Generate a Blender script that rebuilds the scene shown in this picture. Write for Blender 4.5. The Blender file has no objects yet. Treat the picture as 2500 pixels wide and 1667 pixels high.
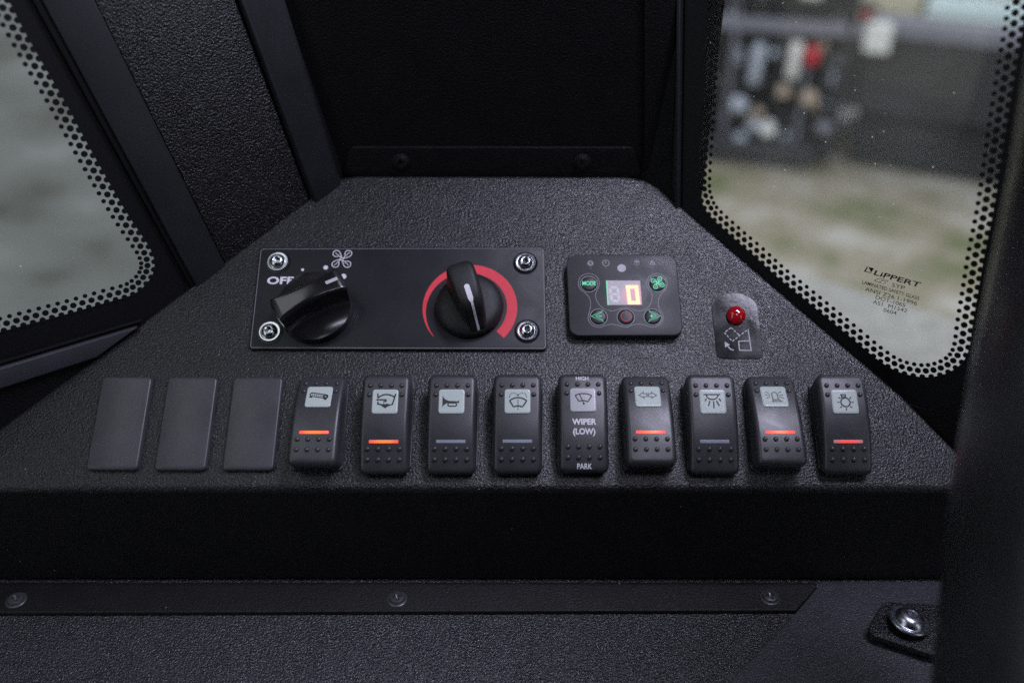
import bpy, math, random
import numpy as np
from mathutils import Matrix, Vector
from mathutils.geometry import tessellate_polygon

scene = bpy.context.scene
COL = scene.collection
PI = math.pi
rnd = random.Random(7)

# ------------------------------------------------------------------ camera
F_PX, CX, CY = 2200.0, 1280.0, 833.0          # measured on the 2500 x 1667 photograph
PITCH = math.radians(33.0)
SLOPE = math.radians(35.2)                    # slope of the console top
cam_data = bpy.data.cameras.new("camera")
cam = bpy.data.objects.new("camera", cam_data)
COL.objects.link(cam)
cam.location = (0, 0, 0)
cam.rotation_euler = (math.radians(90.0) - PITCH, 0, 0)
cam_data.sensor_width = 36.0
cam_data.lens = F_PX / 2500.0 * 36.0
cam_data.shift_x = -30.0 / 2500.0
cam_data.clip_start = 0.01
cam_data.clip_end = 400.0
cam_data.dof.use_dof = True
cam_data.dof.focus_distance = 0.437
cam_data.dof.aperture_fstop = 3.5
scene.camera = cam

# ------------------------------------------------------------------ world, lamps, exposure
world = bpy.data.worlds.new("World")
scene.world = world
world.use_nodes = True
bg = world.node_tree.nodes["Background"]
bg.inputs[0].default_value = (0.86, 0.93, 1.0, 1)     # even overcast sky
bg.inputs[1].default_value = 1.5

def area(name, loc, target, size, power, color, sy=None, along=None):
    d = bpy.data.lights.new(name, 'AREA')
    d.shape = 'RECTANGLE'
    d.size = size
    d.size_y = sy or size
    d.energy = power
    d.color = color
    o = bpy.data.objects.new(name, d)
    COL.objects.link(o)
    o.location = loc
    v = Vector(target) - Vector(loc)
    o.rotation_euler = v.to_track_quat('-Z', 'Y').to_euler()
    if along:                                  # long side of the lamp parallel to a wall
        z = -v.normalized(); x = Vector(along); x = (x - z * x.dot(z)).normalized(); y = z.cross(x)
        o.rotation_euler = Matrix((x, y, z)).transposed().to_euler()
    return o

area("door_glass_light", (0.209, 0.364, 0.221), (-0.41, -0.42, 0.306), 0.28, 1.6, (0.78, 0.78, 1.0), 0.34)
area("door_top_light", (0.352, 0.277, 0.68), (0.20, 0.16, -0.30), 0.40, 6.0, (0.78, 0.77, 1.0), 0.10, along=(0.785, -0.619, 0))
area("deck_fill_light", (0.24, -0.12, 0.62), (0.08, 0.14, -0.33), 0.44, 1.8, (0.80, 0.80, 1.0), 0.16)  # unseen fill lamp added to brighten deck and console front, no window there
area("windscreen_light", (-0.36, 0.18, 0.32), (0.2, 0.25, -0.15), 0.30, 0.45, (0.9, 0.95, 1.0), 0.30)

scene.cycles.use_denoising = False            # keep the fine grain of the plastic
scene.view_settings.view_transform = 'Standard'
scene.view_settings.look = 'None'
scene.view_settings.gamma = 1.0
scene.view_settings.use_curve_mapping = False
scene.view_settings.exposure = 0.0

# ------------------------------------------------------------------ measuring: photo pixels to points on real planes
A3 = np.array
RX = A3([1., 0, 0])
FW = A3([0, math.cos(PITCH), -math.sin(PITCH)])
UP = A3([0, math.sin(PITCH), math.cos(PITCH)])
def ray(x, y):
    return (x - CX) / F_PX * RX - (y - CY) / F_PX * UP + FW
def hit(x, y, P, N):
    r = ray(x, y)
    return r * (P @ N) / (r @ N)
def unit(v):
    return v / np.linalg.norm(v)

CV = A3([0, math.cos(SLOPE), math.sin(SLOPE)])
CN = np.cross(RX, CV)
C0 = ray(1250, 1034) * 0.436
def con(x, y, h=0.0):
    """pixel -> (u, v) on the console top raised by h metres"""
    p = hit(x, y, C0 + CN * h, CN) - C0
    return np.array([p @ RX, p @ CV])
def con3(x, y, h=0.0):
    return hit(x, y, C0 + CN * h, CN)

class Plane:
    def __init__(self, P, X, N):
        self.P, self.N = P, unit(N)
        self.X = unit(X - self.N * (X @ self.N))
        self.Y = np.cross(self.N, self.X)
    def px(self, x, y, h=0.0):
        p = hit(x, y, self.P + self.N * h, self.N) - self.P
        return (p @ self.X, p @ self.Y)
    def M(self, u=0, v=0, h=0):
        o = self.P + self.X * u + self.Y * v + self.N * h
        m = Matrix.Identity(4)
        for i in range(3):
            m[i][0], m[i][1], m[i][2], m[i][3] = self.X[i], self.Y[i], self.N[i], o[i]
        return m
PC = Plane(C0, RX, CN)
back_y = con3(1200, 428)[1]
PB = Plane(A3([0, back_y + 0.002, con3(1200, 428)[2]]), RX, A3([0, -1., 0]))
def wall_plane(a, b, c):
    n = unit(np.cross(b - a, c - a))
    if n @ a > 0: n = -n
    return Plane(a, np.cross(A3([0, 0, 1.]), n), n)      # X runs level along the wall
def on_back(x, y):
    return hit(x, y, PB.P, PB.N)
PR = wall_plane(con3(1650, 490), con3(2200, 960), on_back(1659, 0))
PL = wall_plane(con3(740, 490), con3(0, 1040), on_back(692, 0))
front = con3(1200, 1207)
PA = Plane(front, RX, A3([0, -1., 0]))                 # apron
low = hit(1200, 1425, PA.P, PA.N)
PF = Plane(low, RX, A3([0, 0, 1.]))                     # lower deck

# ------------------------------------------------------------------ materials
def new_mat(name):
    m = bpy.data.materials.new(name)
    m.use_nodes = True
    nt = m.node_tree
    return m, nt, nt.nodes["Principled BSDF"]

def plastic(name, col, rough=0.5, grain=0.0, scale=700.0, spec=0.5, speck=0.0, fine=0.0, var=0.15, smudge=0.06):
    m, nt, b = new_mat(name)
    N, L = nt.nodes, nt.links
    tc = N.new("ShaderNodeTexCoord")
    b.inputs["Specular IOR Level"].default_value = spec
    # colour variation, faint
    n1 = N.new("ShaderNodeTexNoise"); n1.inputs["Scale"].default_value = 35; n1.inputs["Detail"].default_value = 5
    L.new(tc.outputs["Object"], n1.inputs["Vector"])
    ramp = N.new("ShaderNodeMapRange")
    ramp.inputs[1].default_value = 0.3; ramp.inputs[2].default_value = 0.7
    ramp.inputs[3].default_value = 1 - var; ramp.inputs[4].default_value = 1 + var
    L.new(n1.outputs["Fac"], ramp.inputs[0])
    mul = N.new("ShaderNodeMix"); mul.data_type = 'RGBA'; mul.blend_type = 'MULTIPLY'; mul.inputs[0].default_value = 1
    mul.inputs[6].default_value = (*col, 1)
    L.new(ramp.outputs[0], mul.inputs[7])
    colout = mul.outputs[2]
    # smudged roughness
    n2 = N.new("ShaderNodeTexNoise"); n2.inputs["Scale"].default_value = 60; n2.inputs["Detail"].default_value = 6
    n2.inputs["Distortion"].default_value = 0.6
    L.new(tc.outputs["Object"], n2.inputs["Vector"])
    mr = N.new("ShaderNodeMapRange")
    mr.inputs[1].default_value = 0.3; mr.inputs[2].default_value = 0.7
    mr.inputs[3].default_value = rough - smudge; mr.inputs[4].default_value = rough + smudge
    L.new(n2.outputs["Fac"], mr.inputs[0])
    L.new(mr.outputs[0], b.inputs["Roughness"])
    if speck > 0:                                   # dust specks
        v = N.new("ShaderNodeTexVoronoi"); v.inputs["Scale"].default_value = 260
        L.new(tc.outputs["Object"], v.inputs["Vector"])
        lt = N.new("ShaderNodeMath"); lt.operation = 'LESS_THAN'; lt.inputs[1].default_value = 0.07
        L.new(v.outputs["Distance"], lt.inputs[0])
        sep = N.new("ShaderNodeSeparateColor"); L.new(v.outputs["Color"], sep.inputs[0])
        gt = N.new("ShaderNodeMath"); gt.operation = 'GREATER_THAN'; gt.inputs[1].default_value = 1 - speck
        L.new(sep.outputs[0], gt.inputs[0])
        mm = N.new("ShaderNodeMath"); mm.operation = 'MULTIPLY'
        L.new(lt.outputs[0], mm.inputs[0]); L.new(gt.outputs[0], mm.inputs[1])
        mx = N.new("ShaderNodeMix"); mx.data_type = 'RGBA'
        L.new(mm.outputs[0], mx.inputs[0]); L.new(colout, mx.inputs[6]); mx.inputs[7].default_value = (0.36, 0.36, 0.37, 1)
        colout = mx.outputs[2]
    L.new(colout, b.inputs["Base Color"])
    last = None
    if grain > 0:
        g = N.new("ShaderNodeTexNoise"); g.inputs["Scale"].default_value = scale; g.inputs["Detail"].default_value = 2.5
        g.inputs["Roughness"].default_value = 0.55; g.inputs["Distortion"].default_value = 0.35
        L.new(tc.outputs["Object"], g.inputs["Vector"])
        bp = N.new("ShaderNodeBump"); bp.inputs["Strength"].default_value = 1.0; bp.inputs["Distance"].default_value = grain
        L.new(g.outputs["Fac"], bp.inputs["Height"])
        last = bp
    if fine > 0:
        g = N.new("ShaderNodeTexNoise"); g.inputs["Scale"].default_value = 2600; g.inputs["Detail"].default_value = 2
        L.new(tc.outputs["Object"], g.inputs["Vector"])
        bp = N.new("ShaderNodeBump"); bp.inputs["Strength"].default_value = 1.0; bp.inputs["Distance"].default_value = fine
        L.new(g.outputs["Fac"], bp.inputs["Height"])
        if last: L.new(last.outputs[0], bp.inputs["Normal"])
        last = bp
    if last: L.new(last.outputs[0], b.inputs["Normal"])
    return m

def simple(name, col, rough=0.5, metal=0.0, emit=None, estr=0.0, spec=0.5, coat=0.0):
    m, nt, b = new_mat(name)
    b.inputs["Base Color"].default_value = (*col, 1)
    b.inputs["Roughness"].default_value = rough
    b.inputs["Metallic"].default_value = metal
    b.inputs["Specular IOR Level"].default_value = spec
    b.inputs["Coat Weight"].default_value = coat
    if emit:
        b.inputs["Emission Color"].default_value = (*emit, 1)
        b.inputs["Emission Strength"].default_value = estr
    return m

def metal_mat(name, col, rough):
    m, nt, b = new_mat(name)
    N, L = nt.nodes, nt.links
    tc = N.new("ShaderNodeTexCoord")
    n = N.new("ShaderNodeTexNoise"); n.inputs["Scale"].default_value = 500; n.inputs["Detail"].default_value = 4
    L.new(tc.outputs["Object"], n.inputs["Vector"])
    mr = N.new("ShaderNodeMapRange"); mr.inputs[3].default_value = rough * 0.6; mr.inputs[4].default_value = rough * 1.5
    L.new(n.outputs["Fac"], mr.inputs[0]); L.new(mr.outputs[0], b.inputs["Roughness"])
    b.inputs["Base Color"].default_value = (*col, 1); b.inputs["Metallic"].default_value = 1
    return m

def led_mat(name, edge, mid, estr, width):
    m, nt, b = new_mat(name)
    N, L = nt.nodes, nt.links
    tc = N.new("ShaderNodeTexCoord")
    sp = N.new("ShaderNodeSeparateXYZ"); L.new(tc.outputs["Object"], sp.inputs[0])
    ab = N.new("ShaderNodeMath"); ab.operation = 'ABSOLUTE'; L.new(sp.outputs[0], ab.inputs[0])
    mr = N.new("ShaderNodeMapRange"); mr.interpolation_type = 'SMOOTHSTEP'
    mr.inputs[1].default_value = width * 0.1; mr.inputs[2].default_value = width * 0.5
    L.new(ab.outputs[0], mr.inputs[0])
    mx = N.new("ShaderNodeMix"); mx.data_type = 'RGBA'
    L.new(mr.outputs[0], mx.inputs[0]); mx.inputs[6].default_value = (*mid, 1); mx.inputs[7].default_value = (*edge, 1)
    L.new(mx.outputs[2], b.inputs["Emission Color"])
    b.inputs["Emission Strength"].default_value = estr
    b.inputs["Base Color"].default_value = (0.25, 0.05, 0.05, 1); b.inputs["Roughness"].default_value = 0.35
    return m

def glass_mat(name, dust=0.05):
    m, nt, b = new_mat(name)
    N, L = nt.nodes, nt.links
    N.remove(b)
    out = N["Material Output"]
    tr = N.new("ShaderNodeBsdfTransparent"); tr.inputs[0].default_value = (0.945, 0.945, 0.935, 1)
    gl = N.new("ShaderNodeBsdfGlossy"); gl.inputs["Roughness"].default_value = 0.02
    fr = N.new("ShaderNodeFresnel"); fr.inputs[0].default_value = 1.45
    mix = N.new("ShaderNodeMixShader")
    L.new(fr.outputs[0], mix.inputs[0]); L.new(tr.outputs[0], mix.inputs[1]); L.new(gl.outputs[0], mix.inputs[2])
    tc = N.new("ShaderNodeTexCoord")
    v = N.new("ShaderNodeTexVoronoi"); v.inputs["Scale"].default_value = 240
    L.new(tc.outputs["Object"], v.inputs["Vector"])
    lt = N.new("ShaderNodeMath"); lt.operation = 'LESS_THAN'; lt.inputs[1].default_value = 0.085
    L.new(v.outputs["Distance"], lt.inputs[0])
    sep = N.new("ShaderNodeSeparateColor"); L.new(v.outputs["Color"], sep.inputs[0])
    gt = N.new("ShaderNodeMath"); gt.operation = 'GREATER_THAN'; gt.inputs[1].default_value = 1.0 - dust * 9.0
    L.new(sep.outputs[0], gt.inputs[0])
    mm = N.new("ShaderNodeMath"); mm.operation = 'MULTIPLY'; L.new(lt.outputs[0], mm.inputs[0]); L.new(gt.outputs[0], mm.inputs[1])
    n = N.new("ShaderNodeTexNoise"); n.inputs["Scale"].default_value = 22; n.inputs["Detail"].default_value = 6
    L.new(tc.outputs["Object"], n.inputs["Vector"])
    mr = N.new("ShaderNodeMapRange"); mr.inputs[1].default_value = 0.35; mr.inputs[2].default_value = 0.75
    mr.inputs[3].default_value = dust * 0.15; mr.inputs[4].default_value = dust * 1.3
    L.new(n.outputs["Fac"], mr.inputs[0])
    ad = N.new("ShaderNodeMath"); ad.operation = 'MULTIPLY_ADD'; ad.inputs[1].default_value = 0.6
    L.new(mm.outputs[0], ad.inputs[0]); L.new(mr.outputs[0], ad.inputs[2])
    df = N.new("ShaderNodeBsdfTranslucent"); df.inputs[0].default_value = (0.8, 0.8, 0.8, 1)
    mix2 = N.new("ShaderNodeMixShader")
    L.new(ad.outputs[0], mix2.inputs[0]); L.new(mix.outputs[0], mix2.inputs[1]); L.new(df.outputs[0], mix2.inputs[2])
    L.new(mix2.outputs[0], out.inputs[0])
    return m

def ground_mat(name, cols, scale, rough=0.95):
    m, nt, b = new_mat(name)
    N, L = nt.nodes, nt.links
    tc = N.new("ShaderNodeTexCoord")
    n = N.new("ShaderNodeTexNoise"); n.inputs["Scale"].default_value = scale; n.inputs["Detail"].default_value = 7
    n.inputs["Roughness"].default_value = 0.6
    L.new(tc.outputs["Object"], n.inputs["Vector"])
    r = N.new("ShaderNodeValToRGB")
    els = r.color_ramp.elements
    els[0].position = 0.38; els[1].position = 0.64
    els[0].color = (*cols[0], 1); els[1].color = (*cols[-1], 1)
    for i, c in enumerate(cols[1:-1]):
        e = els.new(0.38 + 0.26 * (i + 1) / (len(cols) - 1)); e.color = (*c, 1)
    L.new(n.outputs["Fac"], r.inputs[0]); L.new(r.outputs[0], b.inputs["Base Color"])
    b.inputs["Roughness"].default_value = rough
    return m

MT = {
    'console': plastic('console_plastic', (0.0085, 0.0085, 0.011), 0.34, 0.00052, 930, 0.65, speck=0.07),
    'deck': plastic('deck_plastic', (0.020, 0.020, 0.025), 0.28, 0.0010, 950, 0.9, speck=0.05),
    'deck_fine': plastic('deck_fine_plastic', (0.044, 0.044, 0.053), 0.36, 0.00045, 1200, 0.7, speck=0.03),
    'apron': plastic('shaded_console_plastic', (0.007, 0.007, 0.008), 0.5, 0.0004, 1200, 0.35, speck=0.02),  # console plastic in a darker colour, standing in for the apron's shade
    'wall': plastic('wall_plastic', (0.0045, 0.0045, 0.0052), 0.55, 0.0005, 900, 0.2),
    'leather': plastic('grained_plastic', (0.008, 0.008, 0.010), 0.32, 0.0008, 1000, 0.6),
    'trim': plastic('trim_plastic', (0.013, 0.014, 0.017), 0.5, 0, 0, 0.4, fine=0.00002),
    'ledge': plastic('ledge_paint', (0.040, 0.041, 0.050), 0.42, 0, 0, 0.5, speck=0.02),
    'black': plastic('black_rubber', (0.004, 0.004, 0.005), 0.6, 0, 0, 0.2),
    'blank': plastic('blank_plastic', (0.046, 0.048, 0.052), 0.38, 0, 0, 0.5, fine=0.00003),
    'rocker': plastic('rocker_plastic', (0.038, 0.038, 0.043), 0.38, 0, 0, 0.7, speck=0.03, fine=0.00003),
    'plate': plastic('plate_film', (0.012, 0.012, 0.016), 0.44, 0, 0, 0.3, speck=0.02, fine=0.00001),
    'controller': plastic('controller_film', (0.026, 0.026, 0.031), 0.48, 0, 0, 0.5, fine=0.00003),
    'gloss': plastic('gloss_black', (0.010, 0.010, 0.011), 0.20, 0, 0, 0.8, smudge=0.05),
    'matte': plastic('matte_black', (0.019, 0.019, 0.020), 0.52, 0, 0, 0.4, fine=0.00003, speck=0.02),
    'button': plastic('button_rubber', (0.020, 0.021, 0.023), 0.45, 0, 0, 0.5),
    'decal': plastic('decal_film', (0.016, 0.016, 0.018), 0.12, 0.00003, 170, 0.2, smudge=0.05),
    'post': plastic('post_paint', (0.024, 0.024, 0.026), 0.34, 0, 0, 0.9),
    'zinc': metal_mat('zinc', (0.62, 0.66, 0.67), 0.2),
    'steel': metal_mat('flange_steel', (0.55, 0.57, 0.62), 0.28),
    'dark_screw': plastic('screw_black', (0.045, 0.045, 0.050), 0.32, 0, 0, 0.8),
    'white_ink': simple('white_ink', (0.80, 0.80, 0.85), 0.5),
    'grey_ink': simple('grey_ink', (0.48, 0.48, 0.53), 0.5),
    'dim_ink': simple('dim_ink', (0.13, 0.13, 0.15), 0.5),
    'edge_ink': simple('edge_ink', (0.22, 0.22, 0.25), 0.4),
    'dark_ink': simple('dark_ink', (0.02, 0.02, 0.018), 0.5),
    'faded_ink': simple('faded_ink', (0.16, 0.17, 0.16), 0.5),
    'red_ink': simple('red_ink', (0.85, 0.045, 0.075), 0.45),
    'legend': simple('legend_lens', (0.52, 0.59, 0.56), 0.30, coat=0.1),
    'legend_grey': simple('legend_lens_grey', (0.48, 0.49, 0.51), 0.26, coat=0.2),
    'bar_off': simple('indicator_unlit', (0.30, 0.34, 0.42), 0.3),
    'led_hot': led_mat('indicator_orange', (1.0, 0.07, 0.05), (1.0, 0.22, 0.03), 1.15, 0.0137),
    'led_pink': led_mat('indicator_pink', (1.0, 0.10, 0.11), (1.0, 0.19, 0.07), 1.0, 0.0137),
    'led_weak': led_mat('indicator_weak', (0.28, 0.14, 0.17), (0.95, 0.08, 0.09), 0.9, 0.0150),
    'green_lit': simple('green_backlight', (0.1, 0.3, 0.2), 0.5, emit=(0.10, 0.72, 0.40), estr=0.85),
    'red_lit': simple('red_backlight', (0.2, 0.02, 0.03), 0.5, emit=(0.55, 0.02, 0.05), estr=0.8),
    'digit_lit': simple('digit_lit', (0.5, 0.4, 0.2), 0.5, emit=(1.0, 0.72, 0.44), estr=1.0),
    'digit_off': simple('digit_off', (0.80, 0.77, 0.78), 0.5),
    'glass': glass_mat('window_glass', 0.018),
    'glass_left': glass_mat('windscreen_glass', 0.008),
    'frit': simple('frit_print', (0.004, 0.004, 0.006), 0.5, spec=0.3),
}

# ------------------------------------------------------------------ mesh helpers
def mesh_data(name, verts, faces, mat, smooth=None):
    me = bpy.data.meshes.new(name)
    me.from_pydata([tuple(map(float, v)) for v in verts], [], faces)
    me.validate()
    if smooth is not None:
        me.polygons.foreach_set('use_smooth', [True] * len(me.polygons))
        me.set_sharp_from_angle(angle=math.radians(smooth))
    if mat is not None:
        me.materials.append(mat if not isinstance(mat, str) else MT[mat])
    me.update()
    return me
def put(name, me, parent=None, M=None):
    o = bpy.data.objects.new(name, me)
    COL.objects.link(o)
    if parent is not None: o.parent = parent
    if M is not None: o.matrix_local = M
    return o
def obj(name, vf, mat, parent=None, M=None, smooth=None):
    return put(name, mesh_data(name, vf[0], vf[1], mat, smooth), parent, M)
def tag(o, label=None, cat=None, group=None, kind=None):
    if label: o["label"] = label
    if cat: o["category"] = cat
    if group: o["group"] = group
    if kind: o["kind"] = kind
    return o
def thing(name, M, label, cat, group=None):
    o = bpy.data.objects.new(name, None)
    o.empty_display_size = 0.01
    COL.objects.link(o)
    o.matrix_world = M
    return tag(o, label, cat, group)
def join(*parts):
    V, F = [], []
    for v, f in parts:
        n = len(V); V += list(v); F += [tuple(i + n for i in q) for q in f]
    return V, F
def area2(p):
    return 0.5 * sum(p[i][0] * p[(i + 1) % len(p)][1] - p[(i + 1) % len(p)][0] * p[i][1] for i in range(len(p)))
def ccw(p):
    p = [tuple(q[:2]) for q in p]
    return p if area2(p) > 0 else p[::-1]
def inset(p, d):
    """offset a CCW polygon inwards by d"""
    n = len(p); out = []
    for i in range(n):
        a, b, c = A3(p[i - 1]), A3(p[i]), A3(p[(i + 1) % n])
        e1 = b - a; e2 = c - b
        l1, l2 = np.linalg.norm(e1), np.linalg.norm(e2)
        if l1 < 1e-9 or l2 < 1e-9: out.append(tuple(b)); continue
        e1 /= l1; e2 /= l2
        n1 = A3([-e1[1], e1[0]]); n2 = A3([-e2[1], e2[0]])
        m = n1 + n2; k = max(m @ m / 2, 0.25)
        out.append(tuple(b + m * d / k))
    return out
def round_poly(pts, r, seg=5):
    """round the corners of a polygon; r a number or one per corner"""
    pts = [A3(q[:2]) for q in pts]; n = len(pts); out = []
    for i in range(n):
        a, b, c = pts[i - 1], pts[i], pts[(i + 1) % n]
        ri = r[i] if isinstance(r, (list, tuple)) else r
        if ri <= 0: out.append(tuple(b)); continue
        u = unit(a - b); w = unit(c - b)
        ang = math.acos(max(-1, min(1, u @ w)))
        t = min(ri / math.tan(ang / 2), 0.48 * np.linalg.norm(a - b), 0.48 * np.linalg.norm(c - b))
        rr = t * math.tan(ang / 2)
        ctr = b + unit(u + w) * rr / math.sin(ang / 2)
        p0 = b + u * t; p1 = b + w * t
        a0 = math.atan2(*(p0 - ctr)[::-1]); a1 = math.atan2(*(p1 - ctr)[::-1])
        d = (a1 - a0 + PI) % (2 * PI) - PI
        for k in range(seg + 1):
            s = a0 + d * k / seg
            out.append((ctr[0] + rr * math.cos(s), ctr[1] + rr * math.sin(s)))
    return out
def prism(outline, z0, z1, bev=0.0, seg=3):
    """plate with a rounded top edge"""
    p = ccw(outline); n = len(p)
    rings = [(0, z0)]
    if bev > 0:
        for k in range(seg + 1):
            t = k / seg * PI / 2
            rings.append((bev * (1 - math.cos(t)), z1 - bev + bev * math.sin(t)))
    else:
        rings.append((0, z1))
    V, F = [], []
    for d, z in rings:
        q = inset(p, d) if d > 0 else p
        V += [(x, y, z) for x, y in q]
    for k in range(len(rings) - 1):
        for i in range(n):
            j = (i + 1) % n
            F.append((k * n + i, k * n + j, (k + 1) * n + j, (k + 1) * n + i))
    top = [V[(len(rings) - 1) * n + i] for i in range(n)]
    off = (len(rings) - 1) * n
    for t in tessellate_polygon([[Vector((x, y, 0)) for x, y, _ in top]]):
        a, b, c = (top[i] for i in t)
        s = (b[0] - a[0]) * (c[1] - a[1]) - (b[1] - a[1]) * (c[0] - a[0])
        t = t if s > 0 else t[::-1]
        F.append(tuple(off + i for i in t))
    F.append(tuple(range(n))[::-1])
    return V, F
def lathe(prof, seg=32, cap=True):
    V, F = [], []
    for r, z in prof:
        for i in range(seg):
            a = 2 * PI * i / seg
            V.append((r * math.cos(a), r * math.sin(a), z))
    for k in range(len(prof) - 1):
        for i in range(seg):
            j = (i + 1) % seg
            F.append((k * seg + i, k * seg + j, (k + 1) * seg + j, (k + 1) * seg + i))
    if cap:
        F.append(tuple((len(prof) - 1) * seg + i for i in range(seg)))
    return V, F
def rr_side(w, l, r, ins, ns=10, nc=5):
    """right half of a rounded rectangle, bottom to top"""
    w2, l2 = w / 2 - ins, l / 2 - ins
    r = max(r - ins, r * 0.35, 1e-5)
    out = []
    for k in range(nc + 1):
        a = -PI / 2 + PI / 2 * k / nc
        out.append((w2 - r + r * math.cos(a), -l2 + r + r * math.sin(a)))
    for k in range(1, ns):
        out.append((w2, -l2 + r + (2 * l2 - 2 * r) * k / ns))
    for k in range(nc + 1):
        a = PI / 2 * k / nc
        out.append((w2 - r + r * math.cos(a), l2 - r + r * math.sin(a)))
    return out
def pillow(w, l, r, rings, zf=lambda v: 0.0, ns=10, lean=0.0):
    """rounded-rectangle body: rings of (inset, z), z added to a surface zf(v); symmetric strips close the top"""
    V, F = [], []
    m = None
    for ins, z, follow in rings:
        s = rr_side(w, l, r, ins, ns)
        m = len(s)
        loop = s + [(-x, y) for x, y in reversed(s)]
        V += [(x, y, z + (zf(y) if follow else 0)) for x, y in loop]
    n = 2 * m
    for k in range(len(rings) - 1):
        for i in range(n):
            j = (i + 1) % n
            F.append((k * n + i, k * n + j, (k + 1) * n + j, (k + 1) * n + i))
    off = (len(rings) - 1) * n
    for i in range(m - 1):
        F.append((off + i, off + i + 1, off + n - 2 - i, off + n - 1 - i))
    return V, F
def smooth_path(pts, closed=False, sub=6):
    pts = [A3(p) for p in pts]; n = len(pts); out = []
    rng = range(n if closed else n - 1)
    for i in rng:
        if closed:
            p0, p1, p2, p3 = pts[i - 1], pts[i], pts[(i + 1) % n], pts[(i + 2) % n]
        else:
            p1, p2 = pts[i], pts[i + 1]
            p0 = pts[i - 1] if i > 0 else 2 * p1 - p2
            p3 = pts[i + 2] if i + 2 < n else 2 * p2 - p1
        for k in range(sub):
            t = k / sub
            out.append(0.5 * ((2 * p1) + (-p0 + p2) * t + (2 * p0 - 5 * p1 + 4 * p2 - p3) * t * t + (-p0 + 3 * p1 - 3 * p2 + p3) * t ** 3))
    if not closed: out.append(pts[-1])
    return [tuple(p) for p in out]

class Pen:
    """flat print: ribbons, discs, polygons and lettering in local (u, v)"""
    fat = 1.0
    def __init__(self): self.V, self.F = [], []
    def add(self, v, f):
        n = len(self.V); self.V += [tuple(p[:2]) for p in v]; self.F += [tuple(i + n for i in q) for q in f]
    def stroke(self, pts, w, closed=False, w2=None):
        P = [A3(p[:2]) for p in pts]; n = len(P); V = []; F = []
        for i in range(n):
            a = P[i - 1] if (i > 0 or closed) else None
            c = P[(i + 1) % n] if (i < n - 1 or closed) else None
            b = P[i]
            e1 = unit(b - a) if a is not None else unit(c - b)
            e2 = unit(c - b) if c is not None else e1
            m = A3([-e1[1], e1[0]]) + A3([-e2[1], e2[0]])
            k = max(m @ m / 2, 0.35)
            ww = w if w2 is None else w + (w2 - w) * i / (n - 1)
            o = m / k * ww / 2 * self.fat
            V += [tuple(b + o), tuple(b - o)]
        for i in range(n if closed else n - 1):
            j = (i + 1) % n
            F.append((2 * i, 2 * i + 1, 2 * j + 1, 2 * j))
        self.add(V, F)
    def disc(self, c, r, seg=16, ry=None):
        self.add([(c[0] + r * math.cos(2 * PI * i / seg), c[1] + (ry or r) * math.sin(2 * PI * i / seg)) for i in range(seg)], [tuple(range(seg))])
    def ring(self, c, r, w, seg=40):
        self.stroke([(c[0] + r * math.cos(2 * PI * i / seg), c[1] + r * math.sin(2 * PI * i / seg)) for i in range(seg)], w, True)
    def poly(self, pts):
        pts = ccw(pts)
        self.add(pts, [tuple(t) for t in tessellate_polygon([[Vector((x, y, 0)) for x, y in pts]])])
    def text(self, s, cap, center, bold=0.0, ex=(1, 0), ey=(0, 1), wide=None, align='CENTER'):
        v, f = text_geo(s, bold)
        if not v: return
        xs = [p[0] for p in v]
        x0, x1 = min(xs), max(xs)
        k = cap / 0.729                       # cap height of the built-in face
        kx = k if wide is None else wide / (x1 - x0)
        mid = (x0 + x1) / 2 if align == 'CENTER' else x0
        out = []
        for x, y in v:
            X = (x - mid) * kx; Y = (y - 0.3645) * k
            out.append((center[0] + X * ex[0] + Y * ey[0], center[1] + X * ex[1] + Y * ey[1]))
        self.add(out, f)
    def build(self, name, mat, parent, z=0.0, zf=lambda v: 0.0, M=None):
        F = []
        for q in self.F:
            a, b, c = (self.V[i] for i in q[:3])
            s = (b[0] - a[0]) * (c[1] - a[1]) - (b[1] - a[1]) * (c[0] - a[0])
            F.append(q if s > 0 else q[::-1])
        return obj(name, ([(x, y, z + zf(y)) for x, y in self.V], F), mat, parent, M)

_tcache = {}
def text_geo(s, bold=0.0):
    key = (s, bold)
    if key in _tcache: return _tcache[key]
    cu = bpy.data.curves.new("lettering", 'FONT')
    cu.body = s; cu.size = 1.0; cu.fill_mode = 'FRONT'; cu.offset = bold; cu.resolution_u = 4
    o = bpy.data.objects.new("lettering", cu)
    COL.objects.link(o)
    dg = bpy.context.evaluated_depsgraph_get(); dg.update()
    me = bpy.data.meshes.new_from_object(o.evaluated_get(dg))
    v = [(p.co.x, p.co.y) for p in me.vertices]; f = [tuple(p.vertices) for p in me.polygons]
    bpy.data.objects.remove(o); bpy.data.curves.remove(cu); bpy.data.meshes.remove(me)
    _tcache[key] = (v, f)
    return v, f
def arc(c, r, a0, a1, n=14, ry=None):
    return [(c[0] + r * math.cos(math.radians(a0 + (a1 - a0) * i / n)), c[1] + (ry or r) * math.sin(math.radians(a0 + (a1 - a0) * i / n))) for i in range(n + 1)]
MM = 0.001

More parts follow.
